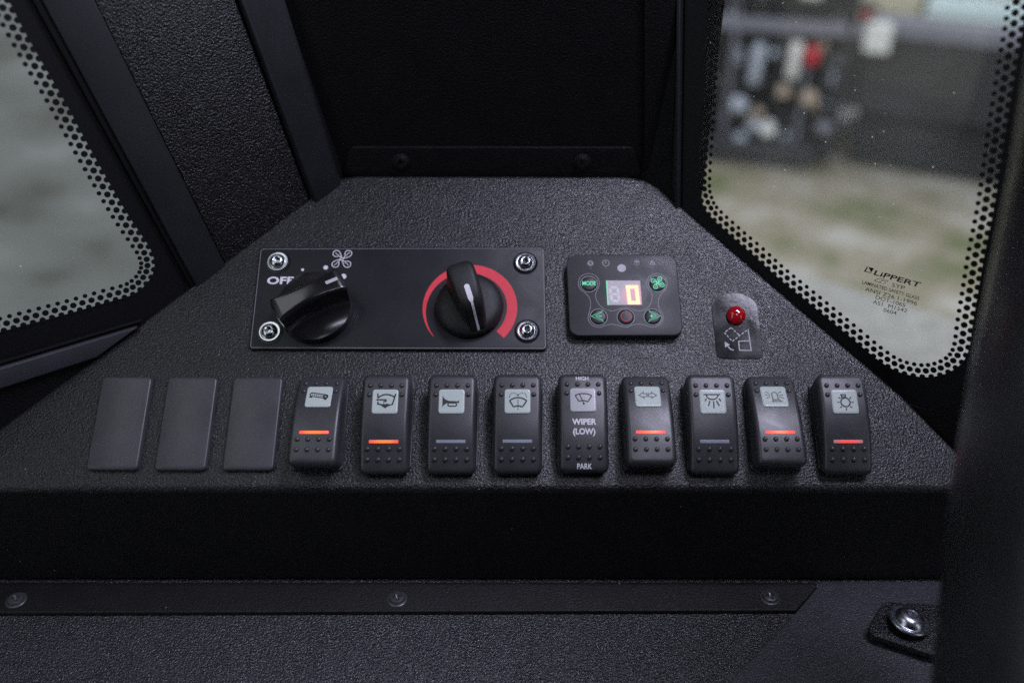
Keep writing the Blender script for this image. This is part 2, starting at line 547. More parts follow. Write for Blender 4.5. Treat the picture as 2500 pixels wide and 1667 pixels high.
# ================================================================== THE CAB (setting)
def sheet(plane, name, outer, holes, th, mat, kind='structure', parent=None):
    """wall with window openings, thickness th away from the cab"""
    loops = [ccw(outer)] + [ccw(h) for h in holes]
    pts = [p for l in loops for p in l]
    tris = tessellate_polygon([[Vector((x, y, 0)) for x, y in l] for l in loops])
    n = len(pts)
    V = [(x, y, 0) for x, y in pts] + [(x, y, -th) for x, y in pts]
    F = []
    for t in tris:
        a, b, c = (pts[i] for i in t)
        s = (b[0] - a[0]) * (c[1] - a[1]) - (b[1] - a[1]) * (c[0] - a[0])
        t = t if s > 0 else t[::-1]
        F.append(tuple(t)); F.append(tuple(i + n for i in t[::-1]))
    o = 0
    for li, l in enumerate(loops):
        m = len(l)
        for i in range(m):
            j = (i + 1) % m
            q = (o + i, o + i + n, o + j + n, o + j)
            F.append(q if li == 0 else q[::-1])
        o += m
    ob = obj(name, (V, F), mat, parent, plane.M())
    if kind: ob["kind"] = kind
    return ob

# window contours, measured on the photograph (inner edge of the black printed border)
right_px = [(1734, -150), (1726, 0), (1720, 108), (1717, 202), (1710, 325), (1704, 444), (1708, 480), (1727, 522),
            (1788, 580), (1840, 625), (1900, 680), (1987, 751), (2079, 827), (2142, 879), (2193, 909), (2257, 922), (2308, 913),
            (2346, 889), (2364, 855), (2374, 790), (2387, 713), (2402, 624), (2427, 500), (2456, 307), (2478, 173), (2500, 47), (2516, -70)]
right_up = [(0.131, 0.20), (0.126, 0.35), (0.121, 0.54), (0.10, 0.60), (0.055, 0.61), (0.005, 0.60), (-0.012, 0.54), (-0.010, 0.36), (-0.005, 0.22)]
left_px = [(-55, -125), (20, 0), (54, 66), (106, 158), (158, 247), (207, 339), (258, 430), (310, 520), (350, 580), (368, 608),
           (379, 643), (371, 677), (345, 707), (318, 723), (258, 740), (172, 765), (86, 788), (0, 811), (-150, 850), (-420, 918)]
left_up = [(-0.30, -0.025), (-0.40, -0.015), (-0.44, 0.03), (-0.45, 0.20), (-0.44, 0.40), (-0.40, 0.46), (-0.30, 0.47), (-0.215, 0.46), (-0.178, 0.40), (-0.147, 0.27)]
def contour(plane, px, up, step):
    p = smooth_path([plane.px(x, y) for x, y in px] + up, True, 8)
    # even steps along the contour
    p = [A3(q) for q in p] + [A3(p[0])]
    L = [0]
    for a, b in zip(p, p[1:]): L.append(L[-1] + np.linalg.norm(b - a))
    n = int(round(L[-1] / step)); out = []; k = 0
    for i in range(n):
        s = L[-1] * i / n
        while L[k + 1] < s: k += 1
        t = (s - L[k]) / max(L[k + 1] - L[k], 1e-9)
        out.append(tuple(p[k] + (p[k + 1] - p[k]) * t))
    return ccw(out)
STEP = 0.0042
conR = contour(PR, right_px, right_up, STEP)
conL = contour(PL, left_px, left_up, STEP)
holeR = inset(conR[::4], -0.016)
holeL = inset(conL[::4], -0.016)

sheet(PB, 'wall_back', [(-0.135, -0.30), (0.098, -0.30), (0.098, 0.9), (-0.135, 0.9)], [], 0.01, 'wall')
wr = sheet(PR, 'wall_right', [(-0.028, -0.45), (1.5, -0.45), (1.5, 1.2), (-0.028, 1.2)], [holeR], 0.006, 'wall')
wl = sheet(PL, 'wall_left', [(0.028, -0.5), (-1.6, -0.5), (-1.6, 1.2), (0.028, 1.2)], [holeL], 0.006, 'wall')
# roof and rear of the cab, out of view: they keep the sky off the panel
def quad_sheet(name, pts, mat):
    return tag(obj(name, (pts, [(0, 1, 2, 3)]), mat), kind='structure')

def window(name, plane, con_, hole, glass, label, skip_dot):
    root = thing(name, plane.M(), label, 'window')
    n = len(con_)
    obj('pane', prism(hole, -0.0058, -0.0012), glass, root)
    # printed border: ring between the pane edge and the contour
    loops = [hole, con_]
    pts = list(hole) + list(con_)
    V = [(x, y, -0.0008) for x, y in pts]; F = []
    for t in tessellate_polygon([[Vector((x, y, 0)) for x, y in l] for l in loops]):
        a, b, c = (pts[i] for i in t)
        s = (b[0] - a[0]) * (c[1] - a[1]) - (b[1] - a[1]) * (c[0] - a[0])
        F.append(tuple(t if s > 0 else t[::-1]))
    obj('frit_border', (V, F), 'frit', root)
    pen = Pen()
    inn = inset(con_, 0.0034); inn2 = inset(con_, 0.0064)
    for i in range(n):
        pen.disc(inset_pt(con_, i, 0.0004), 0.00140, 10)
        j = (i + 1) % n
        m1 = ((inn[i][0] + inn[j][0]) / 2, (inn[i][1] + inn[j][1]) / 2)
        pen.disc(m1, 0.00150, 12)
        pen.disc(inn2[i], 0.00110, 10)
    d = pen.build('frit_dots', 'frit', root, -0.0004)
    d["kind"] = 'stuff'
    return root
def inset_pt(p, i, d):
    a, b, c = A3(p[i - 1]), A3(p[i]), A3(p[(i + 1) % len(p)])
    e = unit(c - a)
    return (b[0] - e[1] * d, b[1] + e[0] * d)
winR = window('side_window', PR, conR, holeR, 'glass', 'dusty right window with dotted black border and etched maker mark', None)
winL = window('front_window', PL, conL, holeL, 'glass_left', 'left window with dotted black border looking onto grey ground', None)

# maker's mark on the right pane
def etched():
    o = A3(PR.px(2150, 690)); e = A3(PR.px(2248, 718)) - A3(PR.px(2080, 666))
    ex = unit(e); ey = A3([-ex[1], ex[0]])
    def at(x, y): return A3(PR.px(x, y))
    def Z(zx, zy): return at(1900 + zx / 3.92, 560 + zy / 3.92)
    p = Pen()
    def line(s, a, b, cap, bold=0.0):
        a, b = Z(*a), Z(*b)
        x = unit(b - a); y = A3([-x[1], x[0]])
        sk = y * 0.96 + x * 0.0
        p.text(s, cap, (a + b) / 2, bold, tuple(x), tuple(sk), wide=float(np.linalg.norm(b - a)))
    # first line: slanted capitals
    a, b = Z(918, 412), Z(1358, 535); x = unit(b - a); y = A3([-x[1], x[0]])
    p.text('LiPPERT', 0.0026, (a + b) / 2, 0.018, tuple(x), tuple(y + x * 0.25), wide=float(np.linalg.norm(b - a)))
    line('SYP', (1085, 530), (1208, 562), 0.0021)
    line('LAMINATED SAFETY GLASS', (800, 503), (1346, 662), 0.0019, 0.006)
    line('ANSI Z26.1-1996', (828, 570), (1326, 712), 0.0021)
    line('DOT-1065', (930, 648), (1212, 728), 0.0021)
    line('AS1  M1542', (903, 690), (1230, 782), 0.0021)
    line('0604', (1005, 770), (1128, 803), 0.0021)
    # emblem: slanted box with a bright facet
    q = [Z(815, 405), Z(845, 358), Z(912, 375), Z(885, 420)]
    i1 = [Z(832, 402), Z(852, 368), Z(868, 374), Z(880, 410)]
    pts = [tuple(v) for v in q]
    p.poly([Z(815, 405), Z(845, 358), Z(856, 361), Z(833, 403)])
    p.poly([Z(815, 405), Z(833, 403), Z(886, 413), Z(884, 421)])
    p.poly([Z(858, 361), Z(912, 375), Z(886, 415)])
    # round-arrow emblem
    p.stroke([Z(915, 492), Z(950, 474), Z(1000, 474), Z(1045, 492), Z(985, 492), Z(1005, 480)], 0.00022)
    p.stroke([Z(915, 492), Z(965, 512), Z(1010, 520), Z(1050, 496), Z(985, 496), Z(960, 512)], 0.00022)
    p.build('etched_marking', 'frit', winR, 0.0 - 0.0006)
etched()

# trims on the left wall and corner pillar (parts of the wall)
def px_prism(plane, px, z0, z1, bev, r=0.0, h=None):
    o = [plane.px(x, y, 0 if h is None else h) for x, y in px]
    o = ccw(o)
    if r: o = round_poly(o, r)
    return prism(o, z0, z1, bev)
def rel(p, wall):
    return p
def wall_part(name, wall, plane, px, z0, z1, bev, mat, r=0.0):
    return obj(name, px_prism(plane, px, z0, z1, bev, r), mat, wall, Matrix.Identity(4), smooth=40)
def ext(a, b, y):
    """point on the line a-b at image row y"""
    t = (y - a[1]) / (b[1] - a[1]); return (a[0] + (b[0] - a[0]) * t, y)
def band(l0, l1, r0, r1, ytop, yl, yr):
    return [ext(l0, l1, ytop), ext(r0, r1, ytop), ext(r0, r1, yr), ext(l0, l1, yl)]
wall_part('seal_strip', wl, PL, band((78, 0), (460, 690), (100, 0), (474, 690), -300, 800, 780), 0.0, 0.0016, 0.0006, 'black')
wall_part('trim_strip', wl, PL, band((100, 0), (472, 690), (228, 0), (535, 620), -300, 800, 740), 0.0, 0.0030, 0.0010, 'trim')
wall_part('grained_panel', wl, PL, band((229, 0), (536, 620), (571, 0), (748, 470), -300, 740, 640), 0.0, 0.0018, 0.0008, 'leather')
wall_part('pillar_trim', wl, PL, band((578, 0), (752, 470), (690, 0), (815, 405), -300, 640, 560), 0.0, 0.0050, 0.0022, 'trim')
wall_part('sill_ledge', wl, PL, [(-420, 1015), (332, 792), (234, 866), (-420, 1078)], 0.0, 0.004, 0.0010, 'ledge')
wall_part('sill_seam', wl, PL, [(-420, 1003), (345, 776), (336, 786), (-420, 1012)], 0.0, 0.0025, 0.0008, 'black')
wbk = bpy.data.objects['wall_back']
wall_part('corner_panel', wbk, PB, [(1572, -300), (1650, -300), (1647, 640), (1572, 640)], 0.0, 0.0022, 0.0008, 'wall')
wall_part('corner_bead', wr, PR, [(1660, -300), (1672, -300), (1660, 600), (1650, 600)], 0.0, 0.0030, 0.0012, 'trim')

# shell out of view
Zr = 0.95
quad_sheet('roof', [(-1.3, -0.9, Zr), (1.3, -0.9, Zr), (1.3, 0.75, Zr), (-1.3, 0.75, Zr)], 'wall')
quad_sheet('wall_rear', [(-1.3, -0.9, -0.9), (1.3, -0.9, -0.9), (1.3, -0.9, Zr), (-1.3, -0.9, Zr)], 'wall')

# ================================================================== CONSOLE
console = thing('console', PC.M(), 'black grained sloping console that carries the whole row of switches', 'console')
def c_uv(x, y): return tuple(con(x, y))
top_px = [(-160, 1159), (0, 1040), (400, 744), (740, 490), (792, 448), (832, 432), (870, 426), (1530, 428), (1575, 436), (1612, 455), (1650, 490), (1900, 704), (2200, 960), (2420, 1148)]
fv = c_uv(1200, 1207)[1]
outl = [c_uv(*p) for p in top_px]
# front corners where the side edges meet the bend
outl[0] = (outl[0][0], fv + 0.0005); outl[-1] = (outl[-1][0], fv + 0.0005)
Rb = 0.005
outl = [(u, max(v, fv + Rb * 0.6)) for u, v in outl]
o_top = obj('top_panel', prism(outl, -0.004, 0.0, 0.0024, 4), 'console', console, smooth=45)
# bend and apron: swept section along the front edge
uL, uR = outl[0][0], outl[-1][0]
M_c = PC.M(); Mi = M_c.inverted()
def sect():
    # world y-z section: end of top panel, rounded bend, straight down
    pts = []
    a0 = SLOPE
    v0 = fv + Rb * 0.6 + 0.0024
    P = C0 + CV * v0
    n = CN
    ctr = P - n * Rb
    for k in range(9):
        t = k / 8
        ang = t * (PI / 2 - SLOPE)      # turn from console normal to forward (-y)
        d = n * math.cos(ang) + (-CV) * math.sin(ang)
        pts.append(ctr + d * Rb)
    # after turning, tangent points down and slightly... continue to vertical
    e = pts[-1].copy()
    pts.append(A3([0, e[1], low[2] + 0.0022]))
    return pts
S = sect()
apron_y = S[-1][1]
def sweep(sec, name, mat):
    V = []; F = []
    for u in np.linspace(uL, uR, 13):
        for p in sec:
            V.append(tuple(Mi @ Vector((u, p[1], p[2]))))
    m = len(sec)
    for i in range(12):
        for k in range(m - 1):
            F.append((i * m + k, i * m + k + 1, (i + 1) * m + k + 1, (i + 1) * m + k))
    obj(name, (V, F), mat, console, smooth=60)
sweep(S[:-1], 'front_bend', 'console')
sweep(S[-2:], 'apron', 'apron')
# bottom flange lying on the deck
fl = [(-520, 1428), (2003, 1428), (1942, 1497), (-520, 1504)]
fo = [PF.px(*p) for p in fl]
def to_child(vf, plane, root_M):
    K = root_M.inverted() @ plane.M()
    return [tuple(K @ Vector(v)) for v in vf[0]], vf[1]
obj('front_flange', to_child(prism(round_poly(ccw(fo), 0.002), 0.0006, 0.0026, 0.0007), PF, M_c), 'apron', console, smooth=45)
# rear flange on the back wall
bf = [PB.px(832, 428), PB.px(1568, 430), PB.px(1545, 357), PB.px(858, 356)]
obj('rear_flange', to_child(prism(round_poly(ccw(bf), 0.003), 0.0002, 0.0016, 0.0005), PB, M_c), 'wall', console, smooth=45)

# ------------------------------------------------------------------ screws
def phillips():
    seg, rings = 48, 14
    R, H = 0.0050, 0.0023
    V, F = [(0, 0, H - 0.0013)], []
    for k in range(1, rings + 1):
        r = R * k / rings
        for i in range(seg):
            a = 2 * PI * i / seg
            x, y = r * math.cos(a), r * math.sin(a)
            q = r / R
            z = H * math.sqrt(max(0, 1 - (q * 0.80) ** 2)) if q < 0.78 else None
            if z is None:
                z = H * 0.32 * (1 if q < 0.97 else 0.6)
            wx = 0.00062
            if (abs(x) < wx and abs(y) < 0.0022) or (abs(y) < wx and abs(x) < 0.0022):
                z -= 0.0013 * max(0, 1 - r / 0.0026) + 0.0004
            V.append((x, y, z))
    for i in range(seg): F.append((0, 1 + i, 1 + (i + 1) % seg))
    for k in range(rings - 1):
        for i in range(seg):
            j = (i + 1) % seg
            F.append((1 + k * seg + i, 1 + (k + 1) * seg + i, 1 + (k + 1) * seg + j, 1 + k * seg + j))
    o = 1 + (rings - 1) * seg
    n = len(V)
    V += [(v[0], v[1], -0.0004) for v in V[o:o + seg]]
    for i in range(seg):
        j = (i + 1) % seg
        F.append((o + i, n + i, n + j, o + j))
    return V, F
screw_me = mesh_data('screw', *phillips(), 'dark_screw', 50)
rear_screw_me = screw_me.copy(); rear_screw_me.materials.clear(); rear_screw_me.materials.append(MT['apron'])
for plane, x, y, h, rot in ((PF, 970, 1462, 0.0026, 0.25), (PF, 1880, 1458, 0.0026, 0.1), (PF, 40, 1465, 0.0026, 0.6),
                            (PB, 980, 396, 0.0016, 0.3), (PB, 1422, 396, 0.0016, 0.5)):
    u, v = plane.px(x, y, h)
    Ms = Mi @ plane.M(u, v, h) @ Matrix.Rotation(rot, 4, 'Z')
    if plane is PB: Ms = Ms @ Matrix.Diagonal((0.92, 0.92, 0.9, 1))
    put('screw', rear_screw_me if plane is PB else screw_me, console, Ms)

# ================================================================== LOWER DECK
dk = [PF.px(-900, 1440), PF.px(3000, 1440), PF.px(3000, 2600), PF.px(-900, 2600)]
dk = [(-0.9, 0.10), (1.0, 0.10), (1.0, -1.2), (-0.9, -1.2)]
deck = tag(obj('deck', prism(dk, -0.02, 0.0), 'deck', None, PF.M()), kind='structure')
dp = [PF.px(2006, 1424), PF.px(1942, 1499), PF.px(1778, 1672), PF.px(1560, 1905), PF.px(2900, 1905), PF.px(2700, 1424)]
obj('deck_panel', prism(ccw(dp), 0.0003, 0.0020, 0.0006), 'deck_fine', deck, smooth=45)

# bracket with flanged bolt
bp_px = [(2157, 1466), (2112, 1542), (2262, 1592), (2420, 1630), (2420, 1480)]
bo = [PF.px(x, y, 0.008) for x, y in bp_px]
bc = PF.px(2222, 1525, 0.008)
brk = thing('mounting_bracket', PF.M(bc[0], bc[1], 0.002), 'small black bracket plate held by one shiny bolt at lower right', 'bracket')
bo = [(u - bc[0], v - bc[1]) for u, v in bo]
obj('bracket_plate', prism(round_poly(ccw(bo), [0.004] * 5), 0.0030, 0.0060, 0.0008), 'leather', brk, smooth=45)
obj('spacer', lathe([(0.010, 0.0), (0.010, 0.0029)], 24), 'black', brk)

def bolt_geo(R, H, fl, rs, seg=36):
    """button head with washer flange and hexagon socket"""
    prof = [(R * 0.96, 0.0), (R, fl * 0.25), (R, fl * 0.8), (R * 0.97, fl), (R * 0.80, fl * 1.02), (R * 0.775, fl * 0.98), (R * 0.755, fl * 1.05),
            (R * 0.72, fl + (H - fl) * 0.34), (R * 0.63, fl + (H - fl) * 0.64), (R * 0.50, fl + (H - fl) * 0.88), (rs * 1.32, H), (rs * 1.16, H)]
    V, F = lathe(prof, seg, cap=False)
    n = len(V)
    hexp = []
    for i in range(seg):
        a = 2 * PI * i / seg
        t = (a % (PI / 3)) - PI / 6
        r = rs * math.cos(PI / 6) / math.cos(t)
        hexp.append((r * math.cos(a), r * math.sin(a)))
    o = n - seg
    V += [(x, y, H - 0.0002) for x, y in hexp]
    V += [(x, y, H * 0.35) for x, y in hexp]
    for a, b in ((o, n), (n, n + seg)):
        for i in range(seg):
            j = (i + 1) % seg
            F.append((a + i, a + j, b + j, b + i))
    F.append(tuple(n + seg + i for i in range(seg)))
    return V, F
u, v = PF.px(2222, 1507, 0.0135)
Mb = Matrix.Translation((u - bc[0], v - bc[1], 0.0088)) @ Matrix.Rotation(math.radians(7), 4, 'Y') @ Matrix.Rotation(math.radians(-4), 4, 'X')
obj('bolt', bolt_geo(0.0093, 0.0052, 0.0014, 0.0023), 'steel', brk, Mb, smooth=38)
obj('bolt_collar', lathe([(0.0068, 0.006), (0.0068, 0.0098)], 28), 'black', brk, Matrix.Translation((u - bc[0], v - bc[1], 0)))

# ================================================================== BLANK COVERS
def uv_center(px, h):
    q = [con(x, y, h) for x, y in px]
    return sum(q) / len(q)
blank_me = mesh_data('cover', *pillow(0.0248, 0.0470, 0.0026, [(0, -0.0005, 0), (0, 0.0014, 0), (0.0002, 0.0021, 0), (0.0006, 0.0026, 0), (0.0012, 0.0028, 0)]), 'blank', 40)
blanks = [([(251, 919), (370, 922), (335, 1146), (211, 1146)], 'blank switch cover at the left end of the switch row'),
          ([(412, 920), (531, 923), (501, 1146), (376, 1146)], 'blank switch cover in the middle of the three blanks'),
          ([(571, 920), (690, 923), (667, 1146), (543, 1146)], 'blank switch cover beside the switch with light bar symbol')]
for px, lab in blanks:
    c = uv_center(px, 0.0022)
    b = put('blank_cover', blank_me, None, PC.M(c[0], c[1], 0.0))
    tag(b, lab, 'cover', 'blank covers in the switch row')

# ================================================================== ROCKER SWITCHES
RL, RW, RH, RS = 0.0478, 0.0232, 0.0128, 0.0034
def rz(v): return RH - RS * (v / (RL / 2)) ** 2
rings = [(-0.0006, -0.004, 0), (0.0, 0.0015 - RH + 0.0015, 1), (0.0002, -0.0022, 1), (0.0008, -0.0011, 1), (0.0012, -0.0005, 1), (0.0018, -0.00012, 1), (0.0026, 0.0, 1)]
_v, _f = pillow(RW + 0.0004, RL + 0.0006, 0.0036, rings, rz, ns=22)
_n = len(_v) // len(rings)                       # ends taper inwards below the face
_v = [(x, y * (0.86 if i < _n else 0.89 if i < 2 * _n else 1), z) for i, (x, y, z) in enumerate(_v)]
rocker_me = mesh_data('rocker', _v, _f, 'rocker', 55)
bezel_me = mesh_data('bezel', *pillow(0.0246, 0.0430, 0.0022, [(0, -0.0004, 0), (0, 0.0014, 0), (0.0003, 0.0019, 0), (0.0008, 0.0020, 0)]), 'blank', 40)
legend_me = mesh_data('legend_window', *pillow(0.0122, 0.0119, 0.0013, [(0, -0.0006, 1), (0, 0.00018, 1), (0.00025, 0.00038, 1), (0.0008, 0.00045, 1)], lambda v: 0.0), 'legend', 50)
legend2_me = legend_me.copy(); legend2_me.materials.clear(); legend2_me.materials.append(MT['legend_grey'])
def bump_geo():
    V, F = [], []
    for k, t in enumerate((0, 25, 50, 72)):
        a = math.radians(t)
        for i in range(10):
            s = 2 * PI * i / 10
            V.append((0.00124 * math.cos(a) * math.cos(s), 0.00124 * math.cos(a) * math.sin(s), 0.00100 * math.sin(a) - (0.0002 if k == 0 else 0)))
    for k in range(3):
        for i in range(10):
            j = (i + 1) % 10
            F.append((k * 10 + i, k * 10 + j, k * 10 + 10 + j, k * 10 + 10 + i))
    F.append(tuple(30 + i for i in range(10)))
    return V, F
bump_me = mesh_data('grip_bump', *bump_geo(), 'rocker', 80)
BAR_W = 0.0137
def bar_me(mat):
    return mesh_data('indicator_bar', *pillow(BAR_W, 0.00145, 0.0002, [(0, -0.0006, 0), (0, 0.00008, 0), (0.0001, 0.00014, 0)], ns=2), mat, 40)
BARS = {k: bar_me(k) for k in ('bar_off', 'led_hot', 'led_pink', 'led_weak')}
VL, VB = 0.0101, -0.0088          # legend and indicator position on the rocker

def ic(points, c, k=17.2):
    return [((x - c[0]) / k * MM, -(y - c[1]) / k * MM) for x, y in points]
def icon_light_bar(p):
    a = math.radians(-10)
    def T(x, y): return ((x * math.cos(a) - y * math.sin(a)) * MM, (x * math.sin(a) + y * math.cos(a) + 0.5) * MM)
    body = round_poly([(-4.3, -1.0), (4.3, -1.0), (4.3, 1.0), (-4.3, 1.0)], 0.95, 5)
    p.stroke([T(*q) for q in body], 0.42 * MM, True)
    for i in range(6): p.disc(T(-3.2 + i * 1.05, 0), 0.34 * MM, 10)
    p.ring(T(3.3, 0), 0.62 * MM, 0.34 * MM, 16)
    p.stroke([T(2.3, 0.9), T(2.3, -0.9)], 0.3 * MM)
    for x in (-3.6, 3.6):
        p.poly([T(x - 0.4, -1.2), T(x + 0.4, -1.2), T(x + 0.9, -1.9), T(x - 0.9, -1.9)])
def icon_bucket(p):
    c = (315, 316); s = lambda q, w=0.5, **k: p.stroke(ic(q, c), w * MM, **k)
    s([(253, 250), (257, 288)]); s(smooth_path([(257, 284), (290, 264), (325, 258), (360, 264), (393, 281)]))
    s([(399, 252), (376, 345)]); s([(256, 302), (322, 302), (322, 315), (300, 319)])
    p.poly(ic([(238, 302), (258, 292), (258, 312)], c))
    s([(258, 318), (258, 338), (285, 343)])
    p.poly(ic([(275, 336), (290, 341), (303, 334), (318, 341), (333, 334), (348, 341), (378, 336), (378, 346), (352, 352), (318, 374), (285, 352)], c))
def icon_horn(p):
    c = (871, 320)
    p.poly(ic([(797, 272), (806, 290), (825, 308), (852, 317), (920, 320), (932, 311), (932, 338), (920, 331), (852, 331), (825, 340), (806, 356), (797, 374)], c))
    p.stroke(ic(round_poly([(842, 334), (912, 334), (912, 361), (842, 361)], 11), c), 0.42 * MM, True)
def fan(p, c, L, R, top, bl, br, bot, w):
    p.stroke(ic(smooth_path([L, ((L[0] + top[0]) / 2 - 3, (L[1] + top[1]) / 2 - 5), top, ((R[0] + top[0]) / 2 + 3, (R[1] + top[1]) / 2 - 5), R]), c), w * MM)
    p.stroke(ic([L, bl], c), w * MM); p.stroke(ic([R, br], c), w * MM)
    p.stroke(ic(smooth_path([bl, bot, br]), c), w * MM)
def icon_washer(p):
    c = (1422, 320)
    fan(p, c, (1357, 316), (1497, 316), (1425, 290), (1390, 369), (1463, 369), (1426, 360), 0.5)
    for y in range(305, 388, 16): p.stroke(ic([(1426, y), (1426, y + 8)], c), 0.4 * MM)
    p.stroke(ic([(1417, 262), (1426, 272), (1435, 262)], c), 0.4 * MM)
    for sx in (-1, 1):
        for x, y in ((18, 256), (34, 252), (50, 254), (62, 263), (68, 275), (70, 288)):
            p.disc(ic([(1426 + sx * x, y)], c)[0], 0.26 * MM, 8)
def icon_wiper(p):
    c = (1972, 318)
    fan(p, c, (1908, 281), (2043, 284), (1976, 265), (1937, 332), (2010, 336), (1972, 325), 0.42)
    p.stroke(ic([(1944, 272), (1977, 350)], c), 0.36 * MM)
    p.disc(ic([(1977, 352)], c)[0], 0.5 * MM, 12)
def icon_arrows(p):
    for sx in (-1, 1):
        q = [(0.35, 0.85), (1.9, 0.85), (1.9, 1.75), (4.2, 0), (1.9, -1.75), (1.9, -0.85), (0.35, -0.85)]
        p.stroke([(sx * x * MM, (y + 0.6) * MM) for x, y in q], 0.38 * MM, True)
def icon_dome(p):
    c = (900, 320)
    p.stroke(ic([(828, 262), (966, 262)], c), 0.45 * MM)
    p.stroke([(x, y) for x, y in ic(arc((898, 264), 47, 0, 180, 14, 40), c)], 0.45 * MM)
    for a, b in (((850, 296), (835, 318)), ((876, 316), (862, 360)), ((906, 318), (906, 378)), ((930, 314), (950, 358)), ((950, 296), (968, 318))):
        p.stroke(ic([a, b], c), 0.45 * MM)
def icon_beacon(p):
    c = (1420, 306)
    p.stroke(ic([(1405, 338), (1401, 282), (1408, 270), (1424, 265), (1438, 270), (1446, 282), (1449, 338)], c), 0.42 * MM)
    p.stroke(ic([(1408, 340), (1452, 340), (1474, 358), (1398, 358)], c), 0.5 * MM, True)
    for a, b in (((1384, 276), (1352, 262)), ((1386, 294), (1344, 292)), ((1384, 312), (1354, 326)), ((1456, 276), (1484, 260)), ((1456, 294), (1496, 292)), ((1460, 312), (1500, 326))):
        p.stroke(ic([a, b], c), 0.34 * MM)
def icon_lamp(p):
    c = (1997, 320)
    p.ring(ic([(2000, 328)], c)[0], 2.15 * MM, 0.5 * MM, 30)
    p.stroke(ic([(1978, 292), (1970, 264), (2006, 264), (2004, 290)], c), 0.45 * MM)
    p.stroke(ic([(1972, 280), (2005, 280)], c), 0.35 * MM)
    for d in (0, 180, 225, 270, 315, 40, 140):
        a = math.radians(d); x, y = ic([(2000, 328)], c)[0]
        p.stroke([(x + 2.75 * MM * math.cos(a), y + 2.75 * MM * math.sin(a)), (x + 3.9 * MM * math.cos(a), y + 3.9 * MM * math.sin(a))], 0.4 * MM)

SW = [  # corners in the photograph, tilt (degrees, + = upper end raised), icon, indicator, ink, label
    ([(726, 923), (844, 923), (820, 1137), (701, 1136)], -11, icon_light_bar, 'led_hot', 'dark_ink', 'rocker switch with light bar symbol, its red indicator lit'),
    ([(885, 907), (1001, 908), (998, 1148), (876, 1149)], 8, icon_bucket, 'led_hot', 'dark_ink', 'rocker switch with pouring vessel symbol, beside the horn switch'),
    ([(1050, 905), (1161, 908), (1157, 1149), (1042, 1149)], 8, icon_horn, 'bar_off', 'dark_ink', 'rocker switch with horn symbol and unlit indicator'),
    ([(1205, 905), (1319, 906), (1322, 1149), (1208, 1149)], 8, icon_washer, 'bar_off', 'dark_ink', 'rocker switch with windscreen washer spray symbol'),
    ([(1365, 905), (1480, 907), (1483, 1149), (1368, 1149)], 4, icon_wiper, None, 'dark_ink', 'rocker switch lettered for wiper low, high and park'),
    ([(1517, 919), (1629, 919), (1654, 1140), (1540, 1139)], -11, icon_arrows, 'led_pink', 'faded_ink', 'rocker switch with two outlined turn arrows'),
    ([(1678, 907), (1792, 907), (1806, 1149), (1685, 1149)], 8, icon_dome, 'bar_off', 'dark_ink', 'rocker switch with dome lamp and rays symbol, unlit'),
    ([(1825, 919), (1944, 920), (1977, 1140), (1843, 1139)], -11, icon_beacon, 'led_pink', 'faded_ink', 'rocker switch with flashing beacon symbol'),
    ([(1996, 907), (2111, 908), (2132, 1148), (2013, 1148)], 8, icon_lamp, 'led_weak', 'dark_ink', 'rocker switch with round light bulb symbol at right end'),
]
def surf(v, lift=0.0):
    """local matrix of the rocker surface at v"""
    sl = math.atan(-2 * RS * v / (RL / 2) ** 2)
    return Matrix.Translation((0, v, rz(v) + lift)) @ Matrix.Rotation(sl, 4, 'X')
BUMPS = [(-7.5, 18.1), (-2.5, 18.1), (2.5, 18.1), (7.5, 18.1), (-7.7, 13.5), (7.7, 13.5)] + [(x, y) for y in (-12.2, -17.1) for x in (-7.5, -2.5, 2.5, 7.5)]
for px, tilt, icon, bar, ink, lab in SW:
    c = uv_center(px, 0.0105)
    root = thing('rocker_switch', PC.M(c[0], c[1], 0), lab, 'switch', 'rocker switches in the row')
    put('bezel', bezel_me, root)
    rk = put('rocker', rocker_me, root, Matrix.Rotation(math.radians(tilt), 4, 'X'))
    for x, y in BUMPS:
        put('grip_bump', bump_me, rk, Matrix.Translation((x * MM, 0, 0)) @ surf(y * MM))
    put('legend_window', legend2_me if icon is icon_wiper else legend_me, rk, surf(VL))
    p = Pen(); p.fat = 1.35; icon(p)
    p.build('symbol', ink, rk, 0.00052, M=surf(VL))
    if bar:
        put('indicator_bar', BARS[bar], rk, surf(VB))
    else:
        p = Pen()
        zf = lambda v: rz(v) + 0.00006
        p.text('HIGH', 1.95 * MM, (-0.1 * MM, 21.3 * MM), 0.012, wide=6.0 * MM)
        p.text('WIPER', 2.8 * MM, (0.3 * MM, -0.4 * MM), 0.035, wide=11.4 * MM)
        p.text('(LOW)', 2.8 * MM, (0.2 * MM, -5.0 * MM), 0.03, wide=10.4 * MM)
        p.text('PARK', 2.6 * MM, (0.2 * MM, -21.0 * MM), 0.014, wide=6.9 * MM)
        p.build('lettering', 'white_ink', rk, 0.0, zf)

